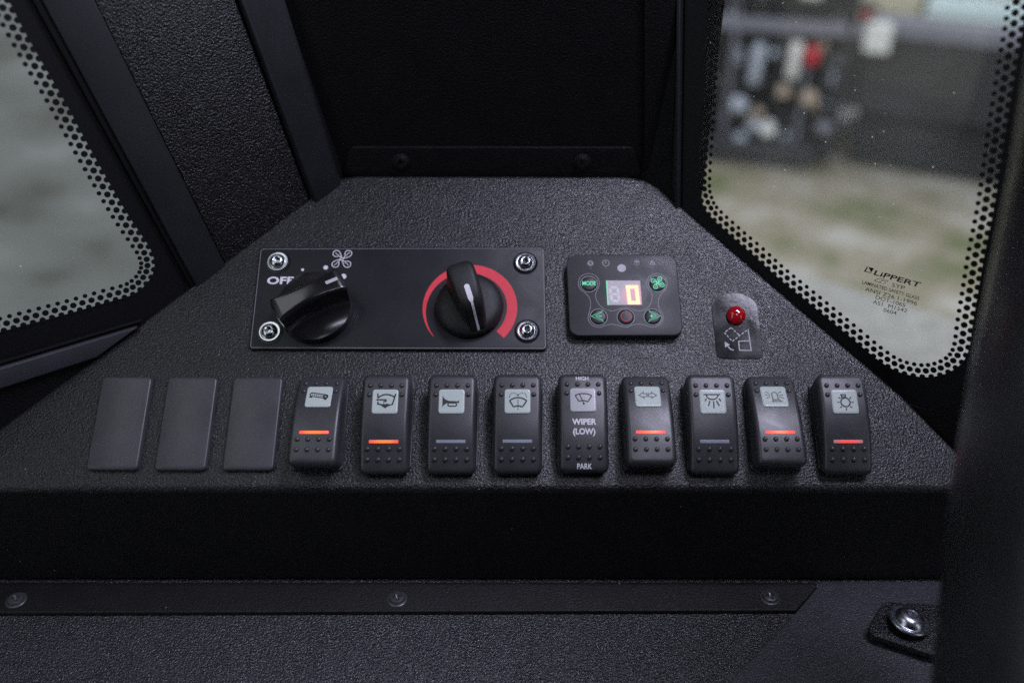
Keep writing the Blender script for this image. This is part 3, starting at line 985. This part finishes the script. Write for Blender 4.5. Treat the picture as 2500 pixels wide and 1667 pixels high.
# ================================================================== KNOB PLATE
pl_px = [(634, 604), (1330, 602), (1336, 854), (606.5, 852)]
TH = 0.0018
pq = [con(x, y, TH) for x, y in pl_px]
pc = sum(pq) / 4
plate = thing('control_plate', PC.M(pc[0], pc[1], 0), 'rectangular black plate with two rotary knobs and four shiny bolts', 'control plate')
def PZ(zx, zy, h=TH):
    """zoomed-crop pixel on the plate -> local uv"""
    return con(580 + zx / 2.94, 580 + zy / 2.94, h) - pc
po = round_poly(ccw([q - pc for q in pq]), 0.0022, 5)
obj('faceplate', prism(po, 0.0001, TH, 0.0004), 'plate', plate, smooth=40)
p = Pen(); p.stroke(inset(ccw(po), 0.0009), 0.00028, True)
p.build('edge_line', 'edge_ink', plate, TH + 0.00006)
K1 = PZ(566, 515); K2 = PZ(1668, 500)
# red arc, narrow at the cold end
a0, a1 = math.radians(222), math.radians(-44)
ro = 0.0240
V, F = [], []
NA = 64
for i in range(NA + 1):
    t = i / NA
    a = a0 + (a1 - a0) * t
    w = 0.0002 + 0.0050 * min(1, (t * 1.7)) ** 0.85
    for r in (ro, ro - w):
        V.append((K2[0] + r * math.cos(a), K2[1] + r * math.sin(a), TH + 0.00007))
for i in range(NA): F.append((2 * i, 2 * i + 2, 2 * i + 3, 2 * i + 1))
obj('red_arc', (V, F), 'red_ink', plate)
p = Pen()
a, b = PZ(213, 305), PZ(470, 305)
p.text('OFF', 4.1 * MM, (PZ(213, 305) + PZ(402, 305)) / 2, 0.03, wide=float(np.linalg.norm(PZ(402, 305) - PZ(213, 305))))
p.disc(PZ(467, 230), 0.75 * MM, 14); p.disc(PZ(633, 214), 1.2 * MM, 16); p.disc(PZ(760, 278), 1.5 * MM, 18)
p.build('lettering', 'white_ink', plate, TH + 0.00007)
def fan_icon(p, c, R, w, blades=4, rot=0.0):
    p.ring(c, R * 0.13, w, 14)
    for k in range(blades):
        a = rot + 2 * PI * k / blades
        ca, sa = math.cos(a), math.sin(a)
        q = [(0.13, 0.06), (0.30, 0.30), (0.26, 0.62), (0.42, 0.92), (0.78, 0.92), (0.98, 0.66), (0.86, 0.34), (0.52, 0.16), (0.16, 0.02)]
        q = smooth_path([(x * 0.95, y * 0.95) for x, y in q], False, 4)
        p.stroke([(c[0] + R * (x * ca - y * sa), c[1] + R * (x * sa + y * ca)) for x, y in q], w)
        q = smooth_path([(0.40, 0.30), (0.52, 0.55), (0.72, 0.66)], False, 4)
        p.stroke([(c[0] + R * (x * ca - y * sa), c[1] + R * (x * sa + y * ca)) for x, y in q], w * 0.8)
p = Pen(); fan_icon(p, PZ(749, 152), 5.3 * MM, 0.40 * MM, 4, 0.0)
p.build('fan_symbol', 'white_ink', plate, TH + 0.00007)
bolt_me = mesh_data('bolt', *bolt_geo(0.0053, 0.0034, 0.0010, 0.0016, 36), 'zinc', 38)
wash_me = mesh_data('washer', *lathe([(0.0064, 0.0), (0.0063, 0.00035), (0.0050, 0.0004)], 28), 'decal', 40)
for zx, zy, rot in ((288, 170, 0.2), (2066, 176, 0.5), (230, 672, 0.9), (2078, 666, 0.3)):
    q = PZ(zx, zy, TH + 0.001)
    put('washer', wash_me, plate, Matrix.Translation((q[0], q[1], TH)))
    put('bolt', bolt_me, plate, Matrix.Translation((q[0], q[1], TH + 0.0003)) @ Matrix.Rotation(rot, 4, 'Z'))

# glossy fan knob: a round body scooped on both sides of a raised grip
def fan_knob():
    R, H, zb = 0.0186, 0.0205, 0.0022
    rows = sorted(set([round(s * y, 5) for s in (-1, 1) for y in
            (0, 0.0015, 0.003, 0.0041, 0.0047, 0.0050, 0.0053, 0.0056, 0.0060, 0.0065, 0.0072, 0.0082, 0.0095, 0.011, 0.0127, 0.0143, 0.0158, 0.017, 0.0178, 0.0183, 0.01858)]))
    nx = 28
    V, F = [], []
    def hz(x, y):
        hw = 0.0046 + 0.0016 * (x / R) ** 2
        top = H - 0.0016 * (x / R) ** 2 - 0.0012 * max(0, abs(x) / R - 0.86) / 0.14
        d = abs(y) - hw
        if d <= -0.0006: return top - 0.0002 * (abs(y) / hw) ** 2
        if d <= 0.0004:
            t = (d + 0.0006) / 0.001
            return top - 0.0002 - 0.0012 * t * t
        t = min(1, (d - 0.0004) / (R - hw - 0.0004))
        base = zb + 0.0030 * (1 - (x / R) ** 2)
        s = (1 - t) ** 1.9
        drop = 0.46 + 0.54 * math.exp(-((d - 0.0004) / 0.0014))      # steep side wall first, then a dished slope
        return base + (top - 0.0014 - base) * s * drop
    for y in rows:
        half = math.sqrt(max(R * R - y * y, 1e-9))
        for k in range(nx + 1):
            a = -1 + 2 * k / nx
            x = half * math.sin(a * PI / 2)
            V.append((x, y, hz(x, y)))
    m = nx + 1
    for i in range(len(rows) - 1):
        for k in range(nx):
            F.append((i * m + k, i * m + k + 1, (i + 1) * m + k + 1, (i + 1) * m + k))
    nr = len(rows)
    loop = [k for k in range(m)] + [i * m + nx for i in range(1, nr)] + [(nr - 1) * m + k for k in range(nx - 1, -1, -1)] + [i * m for i in range(nr - 2, 0, -1)]
    n = len(V)
    V += [(V[i][0], V[i][1], 0.0) for i in loop]
    for a in range(len(loop)):
        b = (a + 1) % len(loop)
        F.append((loop[a], n + a, n + b, loop[b]))
    return V, F, hz
Vk, Fk, hz = fan_knob()
Mk = Matrix.Translation((K1[0], K1[1], TH + 0.0008)) @ Matrix.Rotation(math.radians(29), 4, 'Z')
kn1 = obj('fan_knob', (Vk, Fk), 'gloss', plate, Mk, smooth=38)
p = Pen(); p.poly(round_poly([(0.0098, -0.0008), (0.0160, -0.0008), (0.0160, 0.0010), (0.0098, 0.0010)], 0.0004, 3))
V = [(x, y, hz(x, y) + 0.00012) for x, y in p.V]
obj('pointer_mark', (V, [q if True else q for q in p.F]), 'grey_ink', kn1)

# matt temperature knob: dished skirt and upright fin
kn2 = obj('temperature_knob', lathe([(0.0170, 0.0), (0.0172, 0.0010), (0.0170, 0.0030), (0.0161, 0.0046), (0.0140, 0.0058), (0.0110, 0.0066), (0.0060, 0.0070)], 48),
          'matte', plate, Matrix.Translation((K2[0], K2[1], TH + 0.0008)) @ Matrix.Rotation(math.radians(-71), 4, 'Z'), smooth=50)
def fin():
    st = [(x, 0.0045 + (h - 0.0045) * 1.12, w) for x, h, w in [(-0.0162, 0.0150, 0.0045), (-0.0160, 0.0172, 0.0075), (-0.0152, 0.0188, 0.0102), (-0.0135, 0.0200, 0.0120), (-0.0110, 0.0207, 0.0126), (-0.006, 0.0210, 0.0124),
          (0.0, 0.0207, 0.0116), (0.0040, 0.0200, 0.0106), (0.0066, 0.0190, 0.0099), (0.0084, 0.0174, 0.0094), (0.0098, 0.0150, 0.0089), (0.0114, 0.0118, 0.0084), (0.0132, 0.0086, 0.0078), (0.0148, 0.0062, 0.0070), (0.0156, 0.0048, 0.006)]]
    V, F = [], []
    K = 15
    for x, h, w in st:
        w *= 1.12
        z0 = 0.0035
        r = min(0.0030, w * 0.42, (h - z0) * 0.6)
        sec = [(-w / 2 * 1.22, z0), (-w / 2 * 1.06, z0 + (h - z0) * 0.35), (-w / 2, h - r - 0.0003)]
        for k in range(1, 6):
            a = PI - PI / 2 * k / 5
            sec.append((-w / 2 + r + r * math.cos(a), h - r + r * math.sin(a)))
        sec = sec + [(-y, z) for y, z in reversed(sec)]
        K = len(sec)
        V += [(x, y, z) for y, z in sec]
    for i in range(len(st) - 1):
        for k in range(K - 1):
            F.append((i * K + k, (i + 1) * K + k, (i + 1) * K + k + 1, i * K + k + 1))
    F.append(tuple(range(K))[::1]); F.append(tuple((len(st) - 1) * K + k for k in range(K))[::-1])
    return V, F, st
Vf, Ff, st = fin()
obj('grip_fin', (Vf, Ff), 'matte', kn2, smooth=45)
def fz(x):
    for (x0, h0, _), (x1, h1, _) in zip(st, st[1:]):
        if x0 <= x <= x1: return h0 + (h1 - h0) * (x - x0) / (x1 - x0)
    return 0.0048
V, F = [], []
prof = [(-0.0020, 0.0003), (-0.0016, 0.00105), (-0.001, 0.0013), (0.0002, 0.0013), (0.0030, 0.0013), (0.0052, 0.0013), (0.0060, 0.0010), (0.0068, 0.0006), (0.0080, 0.0006), (0.0092, 0.0006), (0.0104, 0.0006), (0.0120, 0.0006), (0.0138, 0.0006), (0.0152, 0.0006), (0.0156, 0.0006)]
for x, w in prof:
    z = fz(x) + 0.00022
    V += [(x + 0.0001, w, z), (x + 0.0001, -w, z)]
for i in range(len(prof) - 1): F.append((2 * i, 2 * i + 1, 2 * i + 3, 2 * i + 2))
obj('pointer_mark', (V, F), 'white_ink', kn2)

# ================================================================== DIGITAL CONTROLLER
H2 = 0.0052
cpx = [(1382, 622), (1650, 620), (1669, 818), (1391, 819)]
cq = [con(x, y, H2) for x, y in cpx]
cc = sum(cq) / 4
ctl = thing('heater_controller', PC.M(cc[0], cc[1], 0), 'grey membrane controller with lit digit and five round buttons', 'controller')
def CZ(zx, zy, h=H2):
    return con(1340 + zx / 4.2, 580 + zy / 4.2, h) - cc
co = round_poly(ccw([q - cc for q in cq]), 0.0050, 6)
obj('housing', prism(co, 0.0, H2, 0.0006), 'controller', ctl, smooth=40)
zt = H2 + 0.00008
# display: milky window, glowing next to the lit digit
m, nt, b = new_mat('display_window')
N, L = nt.nodes, nt.links
tc = N.new("ShaderNodeTexCoord")
d0 = (CZ(868, 590))
vm = N.new("ShaderNodeVectorMath"); vm.operation = 'DISTANCE'
vm.inputs[1].default_value = (d0[0], d0[1], zt)
L.new(tc.outputs["Object"], vm.inputs[0])
mr = N.new("ShaderNodeMapRange"); mr.interpolation_type = 'SMOOTHSTEP'
mr.inputs[1].default_value = 0.0028; mr.inputs[2].default_value = 0.0085; mr.inputs[3].default_value = 0.45; mr.inputs[4].default_value = 0.01
L.new(vm.outputs["Value"], mr.inputs[0]); L.new(mr.outputs[0], b.inputs["Emission Strength"])
b.inputs["Emission Color"].default_value = (0.75, 0.05, 0.09, 1)
b.inputs["Base Color"].default_value = (0.50, 0.47, 0.49, 1); b.inputs["Roughness"].default_value = 0.35
MT['display'] = m
dq = ccw([CZ(585, 438), CZ(935, 440), CZ(955, 688), CZ(600, 690)])
disp = obj('display', prism(dq, H2 - 0.001, zt), 'display', ctl)
p = Pen(); p.poly([CZ(586, 440), CZ(597, 440), CZ(611, 688), CZ(601, 689)]); p.build('green_edge', 'green_lit', disp, zt + 0.00003)
def segs(cx, cy, w, h, t, sl, lit):
    p = Pen()
    def Q(x, y): return CZ(cx + x - sl * (y / h), cy + y)
    tt = t / 4.2 * 0.2 * MM
    for a, b_ in (((-w, -h), (w, -h)), ((-w, h), (w, h)), ((-w, -h), (-w, 0)), ((w, -h), (w, 0)), ((-w, 0), (-w, h)), ((w, 0), (w, h))) + (() if lit else (((-w, 0), (w, 0)),)):
        A, B = A3(Q(*a)), A3(Q(*b_))
        e = unit(B - A) * tt * (0.5 if lit else 0.25)
        p.stroke([tuple(A - e * (1 if lit else -1)), tuple(B + e * (1 if lit else -1))], tt)
    return p
segs(674, 580, 38, 70, 30, -8, False).build('unlit_digit', 'digit_off', disp, zt + 0.00004)
segs(862, 585, 44, 80, 40, -10, True).build('lit_digit', 'digit_lit', disp, zt + 0.00005)
# buttons
ring_p = Pen()
BR = 0.0
bt = {'mode': (411, 475), 'fan': (1112, 472), 'minus': (511, 813), 'power': (789, 813), 'plus': (1064, 811)}
def crad(z): return z / 4.2 * (1 / F_PX) * 0.455
but_me = mesh_data('button', *lathe([(0.00412, -0.0002), (0.0041, 0.0004), (0.0038, 0.0008), (0.0030, 0.0010), (0.0012, 0.0011)], 28), 'button', 50)
for k, (zx, zy) in bt.items():
    c = CZ(zx, zy)
    bo_ = put('button', but_me, ctl, Matrix.Translation((c[0], c[1], H2)))
    ring_p.ring(c, 0.00435, 0.00022)
    p = Pen(); ink = 'green_lit'
    zz = 0.00118
    if k == 'mode': p.text('MODE', 2.3 * MM, (0, 0), 0.02, wide=6.9 * MM)
    elif k == 'fan': fan_icon(p, (0, 0), 3.1 * MM, 0.36 * MM, 4, 0.3)
    elif k == 'power':
        ink = 'red_lit'
        p.stroke(arc((0, -0.1 * MM), 2.5 * MM, 108, 432, 24), 0.22 * MM); p.stroke([(0, 1.0 * MM), (0, 3.1 * MM)], 0.22 * MM)
    else:
        s = -1 if k == 'minus' else 1
        p.stroke([(s * x * MM, y * MM) for x, y in ((-1.9, 3.0), (3.7, 0.0), (-2.3, -3.1), (-1.6, -2.0), (1.6, 0.05), (-1.4, 2.1))], 0.22 * MM, True)
        p.stroke([(-0.75 * MM - s * 0.6 * MM, 0), (0.75 * MM - s * 0.6 * MM, 0)], 0.42 * MM)
        if k == 'plus': p.stroke([(-0.6 * MM, -0.75 * MM), (-0.6 * MM, 0.75 * MM)], 0.42 * MM)
    p.build('symbol', ink, bo_, zz)
ring_p.build('button_rings', 'grey_ink', ctl, zt)
p = Pen()
outer = [(411, 368), (490, 400), (518, 475), (485, 560), (480, 610), (505, 670), (560, 725), (640, 750), (710, 735), (789, 715), (860, 735), (930, 750), (1005, 725), (1045, 670), (1058, 610), (1050, 560),
         (1010, 510), (1005, 440), (1050, 385), (1112, 366), (1180, 395), (1215, 470), (1190, 535), (1145, 585), (1122, 650), (1130, 720), (1170, 790), (1160, 860), (1110, 905), (1050, 915), (990, 895), (930, 885), (860, 895), (789, 918),
         (710, 897), (640, 887), (580, 900), (511, 918), (440, 893), (402, 830), (415, 760), (428, 690), (415, 620), (370, 565), (320, 525), (303, 470), (325, 400)]
p.stroke(smooth_path([CZ(x, y) for x, y in outer], True, 5), 0.00016, True)
# status symbols along the top
def cs(c, k=4.2 * 4.95): return c
s0 = CZ(426, 262)
for i in range(8):
    a = PI / 8 + 2 * PI * i / 8
    p.stroke([(s0[0] + 0.55 * MM * math.cos(a), s0[1] + 0.55 * MM * math.sin(a)), (s0[0] + 1.65 * MM * math.cos(a), s0[1] + 1.65 * MM * math.sin(a))], 0.26 * MM)
    p.stroke([(s0[0] + 1.5 * MM * math.cos(a + 0.3), s0[1] + 1.5 * MM * math.sin(a + 0.3)), (s0[0] + 1.0 * MM * math.cos(a), s0[1] + 1.0 * MM * math.sin(a)), (s0[0] + 1.5 * MM * math.cos(a - 0.3), s0[1] + 1.5 * MM * math.sin(a - 0.3))], 0.2 * MM)
s1 = CZ(584, 261); p.ring(s1, 1.72 * MM, 0.24 * MM, 28)
p.stroke([(s1[0], s1[1] + 1.3 * MM), (s1[0], s1[1]), (s1[0] - 0.9 * MM, s1[1])], 0.2 * MM)
s2 = CZ(902, 258)
p.stroke(arc((s2[0], s2[1] + 0.1 * MM), 1.35 * MM, 0, 180, 12), 0.22 * MM)
for d in (30, 60, 90, 120, 150):
    a = math.radians(d); p.stroke([(s2[0], s2[1] + 0.1 * MM), (s2[0] + 1.25 * MM * math.cos(a), s2[1] + 1.25 * MM * math.sin(a))], 0.18 * MM)
for x, y in ((-1.1, -0.5), (0, -0.5), (1.1, -0.5), (-0.55, -1.3), (0.55, -1.3)): p.disc((s2[0] + x * MM, s2[1] + y * MM), 0.24 * MM, 8)
s3 = CZ(1060, 258); p.stroke([(s3[0] - 1.35 * MM, s3[1] - 1.0 * MM), (s3[0] + 1.35 * MM, s3[1] - 1.0 * MM), (s3[0], s3[1] + 1.35 * MM)], 0.26 * MM, True)
p.stroke([(s3[0], s3[1] + 0.55 * MM), (s3[0], s3[1] - 0.35 * MM)], 0.22 * MM)
p.build('printed_lines', 'grey_ink', ctl, zt)
p = Pen()
for zx, zy in ((428, 313), (587, 313), (905, 311), (1063, 311)): p.disc(CZ(zx, zy), 0.36 * MM, 10)
p.build('status_dots', 'dim_ink', ctl, zt)
p = Pen(); p.disc(CZ(746, 312), 2.2 * MM, 24); p.build('sensor_window', 'grey_ink', ctl, zt)

# ================================================================== WARNING LAMP ON ITS DECAL
DZ = lambda zx, zy, h=0.0004: con(1340 + zx / 4.2, 580 + zy / 4.2, h)
dcen = DZ(1935, 920)
dec = thing('warning_light', PC.M(dcen[0], dcen[1], 0), 'red domed warning light on an arched black decal', 'warning light')
D = lambda zx, zy, h=0.0004: DZ(zx, zy, h) - dcen
arch = [D(1672, 725), D(1690, 668), D(1735, 615), D(1800, 582), D(1880, 566), D(1960, 572), D(2040, 600), D(2105, 650), D(2138, 710)]
arch = smooth_path(arch, False, 4) + list(round_poly([D(2138, 710), D(2206, 1236), D(1726, 1236), D(1672, 725)], [0, 0.0028, 0.0028, 0], 5))[1:-1]
obj('decal', prism(ccw(arch), 0.0001, 0.0005, 0.0001), 'decal', dec)
m, nt, b = new_mat('red_lens')
b.inputs["Base Color"].default_value = (0.32, 0.006, 0.012, 1); b.inputs["Roughness"].default_value = 0.07
b.inputs["Coat Weight"].default_value = 0.6; b.inputs["Emission Color"].default_value = (0.9, 0.01, 0.02, 1); b.inputs["Emission Strength"].default_value = 0.06
MT['red_lens'] = m
q = D(1917, 800)
obj('lens', lathe([(0.0046, 0.0), (0.0047, 0.0012), (0.0045, 0.0024), (0.0038, 0.0036), (0.0026, 0.0044), (0.0012, 0.0048)], 32), 'red_lens', dec, Matrix.Translation((q[0], q[1], 0.0004)), smooth=60)
p = Pen(); W = 0.52 * MM
def dash(a, b, n, fill=0.62):
    a, b = A3(a), A3(b)
    for i in range(n):
        s = i / n; e = s + fill / n + (1 - fill) / n * 0.0
        p.stroke([tuple(a + (b - a) * s), tuple(a + (b - a) * e)], W)
dash(D(1868, 922), D(1800, 972), 2, .7); dash(D(1800, 972), D(1880, 1062), 3); dash(D(1868, 922), D(1955, 1005), 3); dash(D(1880, 1062), D(2042, 940), 5)
p.stroke([D(2042, 936), D(2074, 1156), D(1955, 1153), D(1944, 1062), D(2056, 1056)], W)
p.stroke([D(1960, 1010), D(1940, 985)], W)
p.stroke(smooth_path([D(1895, 1152), D(1860, 1140), D(1835, 1110)]), 0.6 * MM)
p.poly([D(1802, 1064), D(1855, 1096), D(1806, 1126)])
p.build('tilting_cab_symbol', 'grey_ink', dec, 0.00056)

# ================================================================== POST NEAR THE CAMERA
def swept_post():
    # rounded section swept along a gently bent line, between camera and console
    Zd = 0.30
    left = [(2446, -350), (2404, 100), (2352, 450), (2302, 720), (2264, 920), (2238, 1080), (2214, 1260), (2194, 1500), (2170, 1760), (2140, 2050)]
    pts = [ray(x, y) * (Zd + 0.00003 * (y - 833)) for x, y in left]
    w, d, r = 0.09, 0.08, 0.036
    sec = round_poly([(0, 0), (w, 0), (w, -d), (0, -d)], r, 6)
    V, F = [], []
    n = len(sec)
    for i, P in enumerate(pts):
        for a, b_ in sec:
            Q = P + A3([a, 0, 0]) + FW * b_ + A3([0.0, 0, 0])
            V.append(tuple(Q))
    for i in range(len(pts) - 1):
        for k in range(n):
            j = (k + 1) % n
            F.append((i * n + k, i * n + j, (i + 1) * n + j, (i + 1) * n + k))
    F.append(tuple(range(n))); F.append(tuple((len(pts) - 1) * n + k for k in range(n))[::-1])
    return V, F
tag(obj('grab_post', swept_post(), 'post', smooth=50), 'dark out-of-focus post in front of the console at right edge', 'post')

# ================================================================== OUTSIDE
GZ = -1.75
def G(x, y, z=GZ):
    r = ray(x, y); t = z / r[2]; return r * t
MT['yard'] = ground_mat('yard_soil', [(0.14, 0.155, 0.075), (0.25, 0.22, 0.155), (0.31, 0.275, 0.22), (0.42, 0.40, 0.37)], 3.6)
MT['concrete'] = ground_mat('grey_gravel', [(0.045, 0.045, 0.036), (0.092, 0.096, 0.088), (0.115, 0.119, 0.112), (0.165, 0.168, 0.162)], 1.2)
gr = obj('ground', ([(-60, -60, GZ), (60, -60, GZ), (60, 90, GZ), (-60, 90, GZ)], [(0, 1, 2, 3)]), 'yard'); tag(gr, kind='structure')
cp = obj('gravel_path', ([(-30, -8, GZ + 0.004), (-0.9, -8, GZ + 0.004), (-0.9, 30, GZ + 0.004), (-30, 30, GZ + 0.004)], [(0, 1, 2, 3)]), 'concrete'); tag(cp, kind='structure')

def spot(x, y, z=GZ):
    """frame standing on the yard under a pixel: X across the view, Y away, Z up; and metres per pixel there"""
    p = G(x, y, z)
    f = unit(A3([p[0], p[1], 0])); r = A3([f[1], -f[0], 0])
    m = Matrix.Identity(4)
    for i in range(3): m[i][0], m[i][1], m[i][2], m[i][3] = r[i], f[i], (0, 0, 1)[i], p[i]
    return m, (p @ FW) / F_PX
def box(x0, x1, y0, y1, z0, z1, b=0.01):
    V, F = prism(round_poly([(x0, y0), (x1, y0), (x1, y1), (x0, y1)], b * 2, 3), z0, z1, b)
    return V, F
def lump(rx, ry, rz_, seed, seg=18, rings=10):
    r = random.Random(seed); V, F = [], []
    ph = [r.uniform(0, 6) for _ in range(6)]
    for k in range(rings + 1):
        a = PI * k / rings - PI / 2
        for i in range(seg):
            s = 2 * PI * i / seg
            q = 1 + 0.12 * math.sin(2 * s + ph[0] + a) + 0.09 * math.sin(3 * s + ph[1]) * math.cos(2 * a + ph[2]) + 0.05 * math.sin(5 * s + 3 * a + ph[3])
            V.append((rx * q * math.cos(a) * math.cos(s), ry * q * math.cos(a) * math.sin(s), max(-0.55 * rz_, rz_ * q * math.sin(a)) + 0.55 * rz_))
    for k in range(rings):
        for i in range(seg):
            j = (i + 1) % seg
            F.append((k * seg + i, k * seg + j, (k + 1) * seg + j, (k + 1) * seg + i))
    return V, F
for k, c, r in (('o_dark', (0.024, 0.024, 0.029), 0.6), ('o_black', (0.012, 0.012, 0.014), 0.7), ('o_rail', (0.20, 0.20, 0.25), 0.5), ('o_white', (0.75, 0.75, 0.74), 0.5), ('o_blue', (0.42, 0.46, 0.55), 0.45),
                ('o_red', (0.55, 0.01, 0.03), 0.3), ('o_tan', (0.42, 0.33, 0.26), 0.8), ('o_beige', (0.50, 0.46, 0.36), 0.8), ('o_glass', (0.62, 0.75, 0.80), 0.1), ('o_sack', (0.60, 0.61, 0.58), 0.7), ('o_fender', (0.36, 0.35, 0.33), 0.6)):
    MT[k] = plastic(k.replace('o_', 'yard_'), c, r, var=0.2)
# dark box-shaped attachment with a pale rail
M, k = spot(2260, 440)
t = thing('machine_attachment', M, 'dark grey steel attachment with pale top rail outside the right window', 'attachment')
obj('body', box(-215 * k, 420 * k, 0, 0.5, 0.30 * 1, 0.66, 0.02), 'o_dark', t)
obj('skirt', box(-190 * k, 420 * k, 0.06, 0.5, 0.02, 0.298, 0.01), 'o_black', t)
obj('top_rail', box(-225 * k, 425 * k, -0.02, 0.07, 0.662, 0.735, 0.01), 'o_rail', t)
obj('corner_post', box(-235 * k, -205 * k, -0.03, 0.01, 0.32, 0.658, 0.006), 'o_dark', t)
obj('corner_lamp', box(-205 * k, -145 * k, -0.09, -0.03, 0.60, 0.73, 0.02), 'o_white', t)
obj('marker', box(-222 * k, -200 * k, -0.07, -0.022, 0.74, 0.80, 0.008), 'o_red', t)
# dark machine with bright fittings
M, k = spot(1870, 405)
t = thing('parked_machine', M, 'dark machine frame with pale fittings and red lamp outside window', 'machine')
obj('frame', box(-190 * k, 150 * k, 0.10, 0.45, 0.05, 0.95, 0.02), 'o_black', t)
obj('base_beam', box(-200 * k, 110 * k, -0.05, 0.09, 0.05, 0.13, 0.015), 'o_dark', t)
obj('cross_rail', box(-200 * k, 185 * k, 0.02, 0.09, 0.655, 0.715, 0.01), 'o_rail', t)
obj('upper_rail', box(-200 * k, 185 * k, 0.0, 0.095, 0.78, 0.80, 0.004), 'o_black', t)
def tube(px, pz, w, h, mat, nm, tilt=0.0):
    r = w / 2 * k
    obj(nm, lathe([(r * 0.6, 0), (r, r * 0.5), (r, h * k - r * 0.5), (r * 0.6, h * k)], 16), mat, t, Matrix.Translation((px * k, 0.03, pz)) @ Matrix.Rotation(tilt, 4, 'Y'), smooth=50)
tube(-58, 0.40, 30, 95, 'o_blue', 'cylinder', 0.05); tube(26, 0.44, 30, 85, 'o_white', 'cylinder', 0.03); tube(105, 0.40, 22, 80, 'o_dark', 'cylinder', -0.05)
for px_, pz_, r_, mt_, s_ in ((-82, 0.27, 19, 'o_blue', 1), (-36, 0.25, 13, 'o_tan', 2), (14, 0.36, 15, 'o_tan', 3), (74, 0.33, 19, 'o_tan', 4), (-95, 0.50, 11, 'o_rail', 12), (-20, 0.55, 9, 'o_blue', 13), (118, 0.20, 15, 'o_rail', 14), (-42, 0.18, 17, 'o_blue', 5), (-10, 0.16, 20, 'o_white', 6), (-70, 0.10, 16, 'o_blue', 7),
                             (-62, 0.83, 24, 'o_white', 8), (38, 0.82, 25, 'o_white', 9), (-10, 0.90, 22, 'o_blue', 10), (100, 0.86, 22, 'o_beige', 11)):
    obj('fitting', lump(r_ * k, 0.03, r_ * k * 1.15, s_, 12, 8), mt_, t, Matrix.Translation((px_ * k, 0.0, pz_)), smooth=60)
for px_, w_, z0_, z1_ in ((-180, 16, 0.06, 1.0), (-112, 10, 0.10, 0.78), (-5, 12, 0.08, 0.66), (58, 9, 0.10, 0.50), (136, 18, 0.06, 1.0)):
    obj('upright', box((px_ - w_ / 2) * k, (px_ + w_ / 2) * k, 0.02, 0.095, z0_, z1_, 0.003), 'o_rail' if w_ < 11 else 'o_dark', t)
for z_, x0_, x1_ in ((0.22, -190, 60), (0.385, -120, 130), (0.60, -180, 40)):
    obj('cross_bar', box(x0_ * k, x1_ * k, 0.045, 0.09, z_, z_ + 0.028, 0.003), 'o_dark', t)
rf = random.Random(3)
for i_ in range(34):
    px_ = rf.uniform(-190, 140); pz_ = rf.uniform(0.08, 0.95); r_ = rf.uniform(4, 11)
    mt_ = rf.choice(['o_blue', 'o_dark', 'o_white', 'o_rail', 'o_rail', 'o_dark', 'o_tan', 'o_blue'])
    obj('fitting', lump(r_ * k, 0.02, r_ * k * rf.uniform(0.8, 2.4), 40 + i_, 10, 6), mt_, t, Matrix.Translation((px_ * k, 0.04, pz_)), smooth=60)
obj('red_lamp', lathe([(17 * k, 0), (16 * k, 0.02), (9 * k, 0.03)], 18), 'o_red', t, Matrix.Translation((64 * k, 0.0, 0.565)) @ Matrix.Rotation(PI / 2, 4, 'X') @ Matrix.Diagonal((1, 1.45, 1, 1)), smooth=60)
for (x, y, rx, rz_, mt_, sd, nm, lab) in ((1985, 335, 62, 46, 'o_sack', 21, 'sack', 'larger pale sack lying beside the dark machine outside'), (2056, 330, 36, 38, 'o_white', 22, 'sack', 'smaller white sack against the dark attachment outside'),
                                  (2010, 300, 40, 62, 'o_tan', 23, 'rock', 'tan rock standing behind the pale sacks outside'), (2098, 375, 40, 34, 'o_tan', 24, 'rock', 'low tan rock in front of the dark attachment')):
    M, k = spot(x, y)
    o = obj(nm, lump(rx * k, rx * k * 0.8, rz_ * k * 1.1, sd), mt_, None, M, smooth=60)
    tag(o, lab, nm)
# far things at the top of the right window
M, k = spot(2330, 125)
t = thing('parked_van', M, 'beige van with pale bluish bumper far behind the attachment', 'van')
obj('body', box(-235 * k, 330 * k, 0.05, 1.6, 0.37, 1.25, 0.05), 'o_beige', t)
obj('side_panel', box(-235 * k, -95 * k, 0.0, 0.5, 0.14, 0.365, 0.03), 'o_beige', t)
obj('bumper', box(-88 * k, 170 * k, -0.06, 0.3, 0.15, 0.36, 0.05), 'o_glass', t)
for sx in (-150, 240):
    obj('wheel', lathe([(0.20, 0), (0.24, 0.03), (0.24, 0.18), (0.20, 0.2)], 24), 'o_black', t, Matrix.Translation((sx * k, 0.75, 0.24)) @ Matrix.Rotation(PI / 2, 4, 'X'))
M, k = spot(1900, -150)
o = obj('yard_wall', box(-6, 8, 0, 0.3, 0, 2.4, 0.02), 'o_beige', None, M); tag(o, 'beige wall far behind the machines in the yard', 'wall')
# fender of the vehicle itself, just outside the right pane
FZ = -0.62
fq = [(1720, 606), (1800, 622), (1925, 655), (2053, 690), (2130, 713), (2232, 744), (2323, 772), (2460, 822), (2600, 1100), (2000, 1100), (1720, 760)]
fo_ = [tuple(G(x, y, FZ)[:2]) for x, y in fq]
cxy = (sum(p[0] for p in fo_) / len(fo_), sum(p[1] for p in fo_) / len(fo_))
o = obj('fender', prism(ccw([(x - cxy[0], y - cxy[1]) for x, y in fo_]), -0.03, 0.0, 0.008), 'o_fender', None, Matrix.Translation((cxy[0], cxy[1], FZ)), smooth=50)
tag(o, 'plain light grey fender just below the etched mark outside', 'fender')
